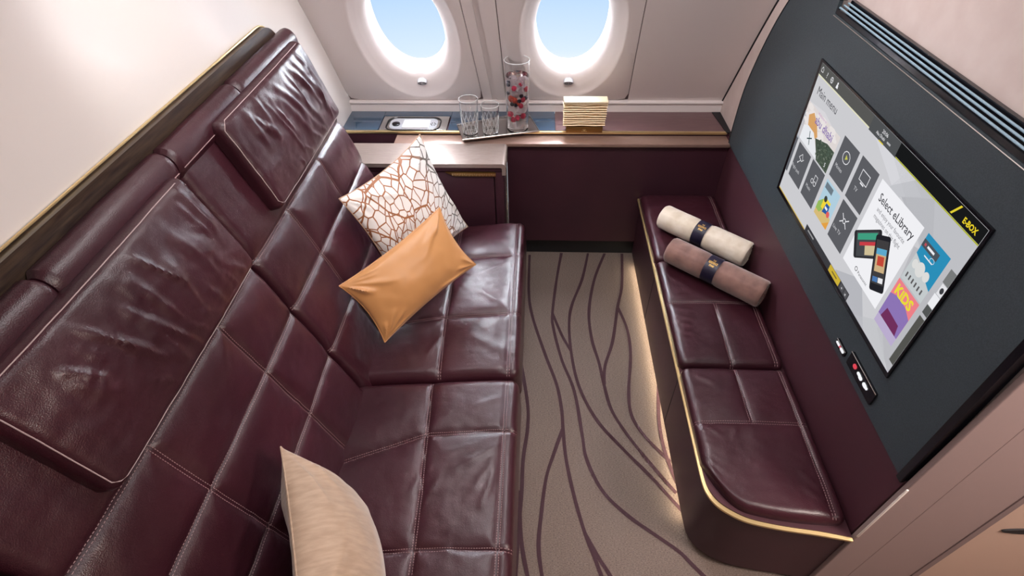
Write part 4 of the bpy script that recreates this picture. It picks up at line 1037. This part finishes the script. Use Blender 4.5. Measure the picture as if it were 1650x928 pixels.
# ------------------------------------------------------------------ pillows
def pillow(name, label, cat_m, c, ex, ey, w_, h_, T, seed, mat_, pinch=0.10, folds=6, edge_m=None, back=0.75):
    ex = V(ex).normalized(); ez = ex.cross(V(ey)).normalized(); ey = ez.cross(ex)
    rot = Matrix((ex, ey, ez)).transposed()
    t = thing(name, label, 'cushion', c, rot.to_euler())
    n = 64; rn = random.Random(seed)
    cr = []
    for sx in (-1, 1):
        for sy in (-1, 1):
            for k in range(folds):
                a_ = rn.uniform(0.1, 1.45); cr.append((sx, sy, a_, rn.uniform(0.25, 0.6), rn.uniform(0.004, 0.010)))
    def surf(s_, q, side):
        # pinch: edges curve inward between the pointed corners
        x = w_/2*s_*(1-pinch*(1-q*q)*abs(s_)**2); y = h_/2*q*(1-pinch*(1-s_*s_)*abs(q)**2)
        prof = (max(0, 1-s_**2)**0.55)*(max(0, 1-q**2)**0.55)
        z = T*prof*(1 if side > 0 else back)
        wr = 0
        for (sx, sy, a_, l, amp) in cr:
            du, dv = (1-s_*sx), (1-q*sy)
            rad = math.hypot(du, dv)
            if 0 < rad < l*2:
                an = math.atan2(dv, du); wr += amp*math.exp(-((an-a_)/0.09)**2)*math.sin(math.pi*rad/(l*2))
        z += (wr-0.002+0.004*nz(x*9, y*9, seed+side)+0.002*nz(x*25, y*25, seed+side))*min(1, prof*2.2)
        return V((x, y, z*side))
    bm = BM(); grids = []
    def g(i): 
        u = -1+2*i/n; return math.sin(u*math.pi/2)*0.5+u*0.5
    for side in (1, -1):
        G = [[bm.verts.new(surf(g(i), g(j), side)) for j in range(n+1)] for i in range(n+1)]
        for i in range(n):
            for j in range(n): bm.faces.new((G[i][j], G[i+1][j], G[i+1][j+1], G[i][j+1]))
    bmesh.ops.remove_doubles(bm, verts=bm.verts, dist=0.0002)
    me_o = obj('cushion_cover', bm, mat_, None); me_o.parent = t
    # seam cord round the edge with little corner tips
    bm = BM(); pts = []
    for k in range(n): pts.append(surf(g(k), -1, 1))
    for k in range(n): pts.append(surf(1, g(k), 1))
    for k in range(n): pts.append(surf(-g(k), 1, 1))
    for k in range(n): pts.append(surf(-1, -g(k), 1))
    tube(bm, pts, 0.0022, 6, True)
    co = obj('edge_seam', bm, edge_m or mat_, None); co.parent = t
    return t
# patterned cushion
P1 = V((-0.742, 1.596, 0.873)); P3 = V((-0.298, 2.015, 0.515)); P2 = V((-0.475, 2.035, 0.930)); P4 = P1+P3-P2
pillow('patterned_cushion', 'white square cushion with brown branching print propped in the far sofa corner', '', (P1+P3)/2+V((0.0, -0.005, 0.0)), P3-P4, P1-P4, 0.470, 0.475, 0.075, 5, PRINT, 0.10, 5, mat('print_edge', srgb(190, 158, 130), 0.6))
# orange cushion
Q1, Q2, Q3, Q4 = V((-0.685, 1.368, 0.678)), V((-0.374, 1.695, 0.776)), V((-0.256, 1.650, 0.545)), V((-0.568, 1.325, 0.455))
pillow('satin_cushion', 'small oblong orange satin cushion leaning against the patterned cushion', '', (Q1+Q2+Q3+Q4)/4+V((0.0, -0.004, 0.01)), Q2-Q1, Q1-Q4, 0.485, 0.285, 0.058, 9, SATIN, 0.09, 6)
# beige cushion
A_ = V((-0.64, 0.685, 0.768)); E_ = V((0.10, -0.045, -0.35)); F_ = V((0.17, -0.37, 0.0))
pillow('silk_cushion', 'beige silk cushion standing on the near seat at the bottom of the view', '', A_+(E_+F_)/2, -F_, -E_, 0.47, 0.385, 0.125, 14, BEIGE, 0.06, 6, None, 0.35)

# ------------------------------------------------------------------ rolled blankets
def towel(label, p0, p1, r, m, seed, lift=0):
    p0, p1 = V(p0), V(p1); ax = (p1-p0); Ln = ax.length; ax.normalize()
    side = V((0, 0, 1)).cross(ax).normalized(); up = ax.cross(side)
    up = V((0, 0, 1)); side = up.cross(ax).normalized()
    t = thing('rolled_blanket', label, 'blanket', (p0+p1)/2, (0, 0, 0), 'rolled blankets on the ottoman bench')
    bm = BM(); nA, nB = 64, 60; rows = []
    def rad(a_, s_):
        k = 1.0
        d = min(s_, 1-s_)*Ln
        if d < 0.012: k *= math.sqrt(max(0.0, 1-((0.012-d)/0.012)**2))*0.10+0.90
        band = abs(s_-0.48)*Ln
        k *= 1-0.075*math.exp(-(max(0, band-0.022)/0.012)**2)
        k *= 1+0.012*nz(math.cos(a_)*2, math.sin(a_)*2, s_*7+seed)+0.006*nz(math.cos(a_)*6, s_*25, seed)
        # flap step of the roll's outer layer
        da = (a_-2.3) % (2*math.pi)
        k *= 1+0.035*(1-da/(2*math.pi))
        if math.sin(a_) < 0: k *= 1-0.05*(-math.sin(a_))
        return r*k
    for i in range(nA+1):
        s_ = i/nA
        s2 = 0.5-0.5*math.cos(math.pi*s_) if False else s_
        rows.append([bm.verts.new(p0+ax*Ln*s2+(side*math.cos(a_)+up*math.sin(a_))*rad(a_, s2)) for a_ in [2*math.pi*k/nB for k in range(nB)]])
    for A, B in zip(rows, rows[1:]):
        for k in range(nB): bm.faces.new((A[k], A[(k+1) % nB], B[(k+1) % nB], B[k]))
    # spiral ends
    for end, R_, sg in ((0, rows[0], -1), (1, rows[-1], 1)):
        prev = R_
        for q in range(1, 15):
            f = 1-q/15; dep = 0.004*(1 if q % 3 else -1)-0.003
            base = p0+ax*Ln*end; cur = []
            for k in range(nB):
                a_ = 2*math.pi*k/nB; ph = (f*5+a_/(2*math.pi))*2*math.pi
                cur.append(bm.verts.new(base+(side*math.cos(a_)+up*math.sin(a_))*rad(a_, end)*f+ax*sg*(-0.003+0.003*math.cos(ph))))
            for k in range(nB): bm.faces.new((prev[k], prev[(k+1) % nB], cur[(k+1) % nB], cur[k]))
            prev = cur
        bm.faces.new(prev)
    obj('blanket_roll', bm, m, t)
    bm = BM(); rr_ = []; bw = 0.054
    for i in range(9):
        s_ = 0.48+(i/8-0.5)*bw/Ln
        rr_.append([bm.verts.new(p0+ax*Ln*s_+(side*math.cos(a_)+up*math.sin(a_))*(r*1.0+0.0005)*(1-0.03*max(0, -math.sin(a_)))) for a_ in [2*math.pi*k/nB for k in range(nB)]])
    for A, B in zip(rr_, rr_[1:]):
        for k in range(nB): bm.faces.new((A[k], A[(k+1) % nB], B[(k+1) % nB], B[k]))
    bd = obj('paper_band', bm, NAVY, t)
    # gold lettering on the band
    bm = BM()
    for li, (txt, sz) in enumerate((('THE', 0.012), ('RESIDENCE', 0.0135), ('ETIHAD', 0.0105))):
        cu = bpy.data.curves.new('t', 'FONT'); cu.body = txt; cu.size = sz; cu.align_x = 'CENTER'; cu.offset = 0.0003; cu.resolution_u = 2
        o = bpy.data.objects.new('t', cu); COL.objects.link(o); bpy.context.view_layer.update()
        me = bpy.data.meshes.new_from_object(o.evaluated_get(bpy.context.evaluated_depsgraph_get()))
        vs = []
        for p in me.vertices:
            yy = (0.012-li*0.0125)+p.co.y; ang = math.radians(118)-yy/r    # round the roll, facing up and towards the aisle
            vs.append(bm.verts.new(p0+ax*(Ln*0.48+p.co.x*0.56)+(side*math.cos(ang)+up*math.sin(ang))*(r+0.0018)))
        for p in me.polygons:
            try: bm.faces.new([vs[k] for k in p.vertices])
            except ValueError: pass
        bpy.data.objects.remove(o); bpy.data.curves.remove(cu); bpy.data.meshes.remove(me)
    obj('gold_lettering', bm, GOLDINK, bd, False)
    return t
towel('cream rolled blanket with a navy band, nearer the window', (0.596, 2.055, 0.5125), (0.912, 1.779, 0.5125), 0.0565, CREAMT, 1)
towel('brown rolled blanket with a navy band, nearer the camera', (0.588, 1.812, 0.5135), (0.906, 1.536, 0.5135), 0.0575, BROWNT, 2)
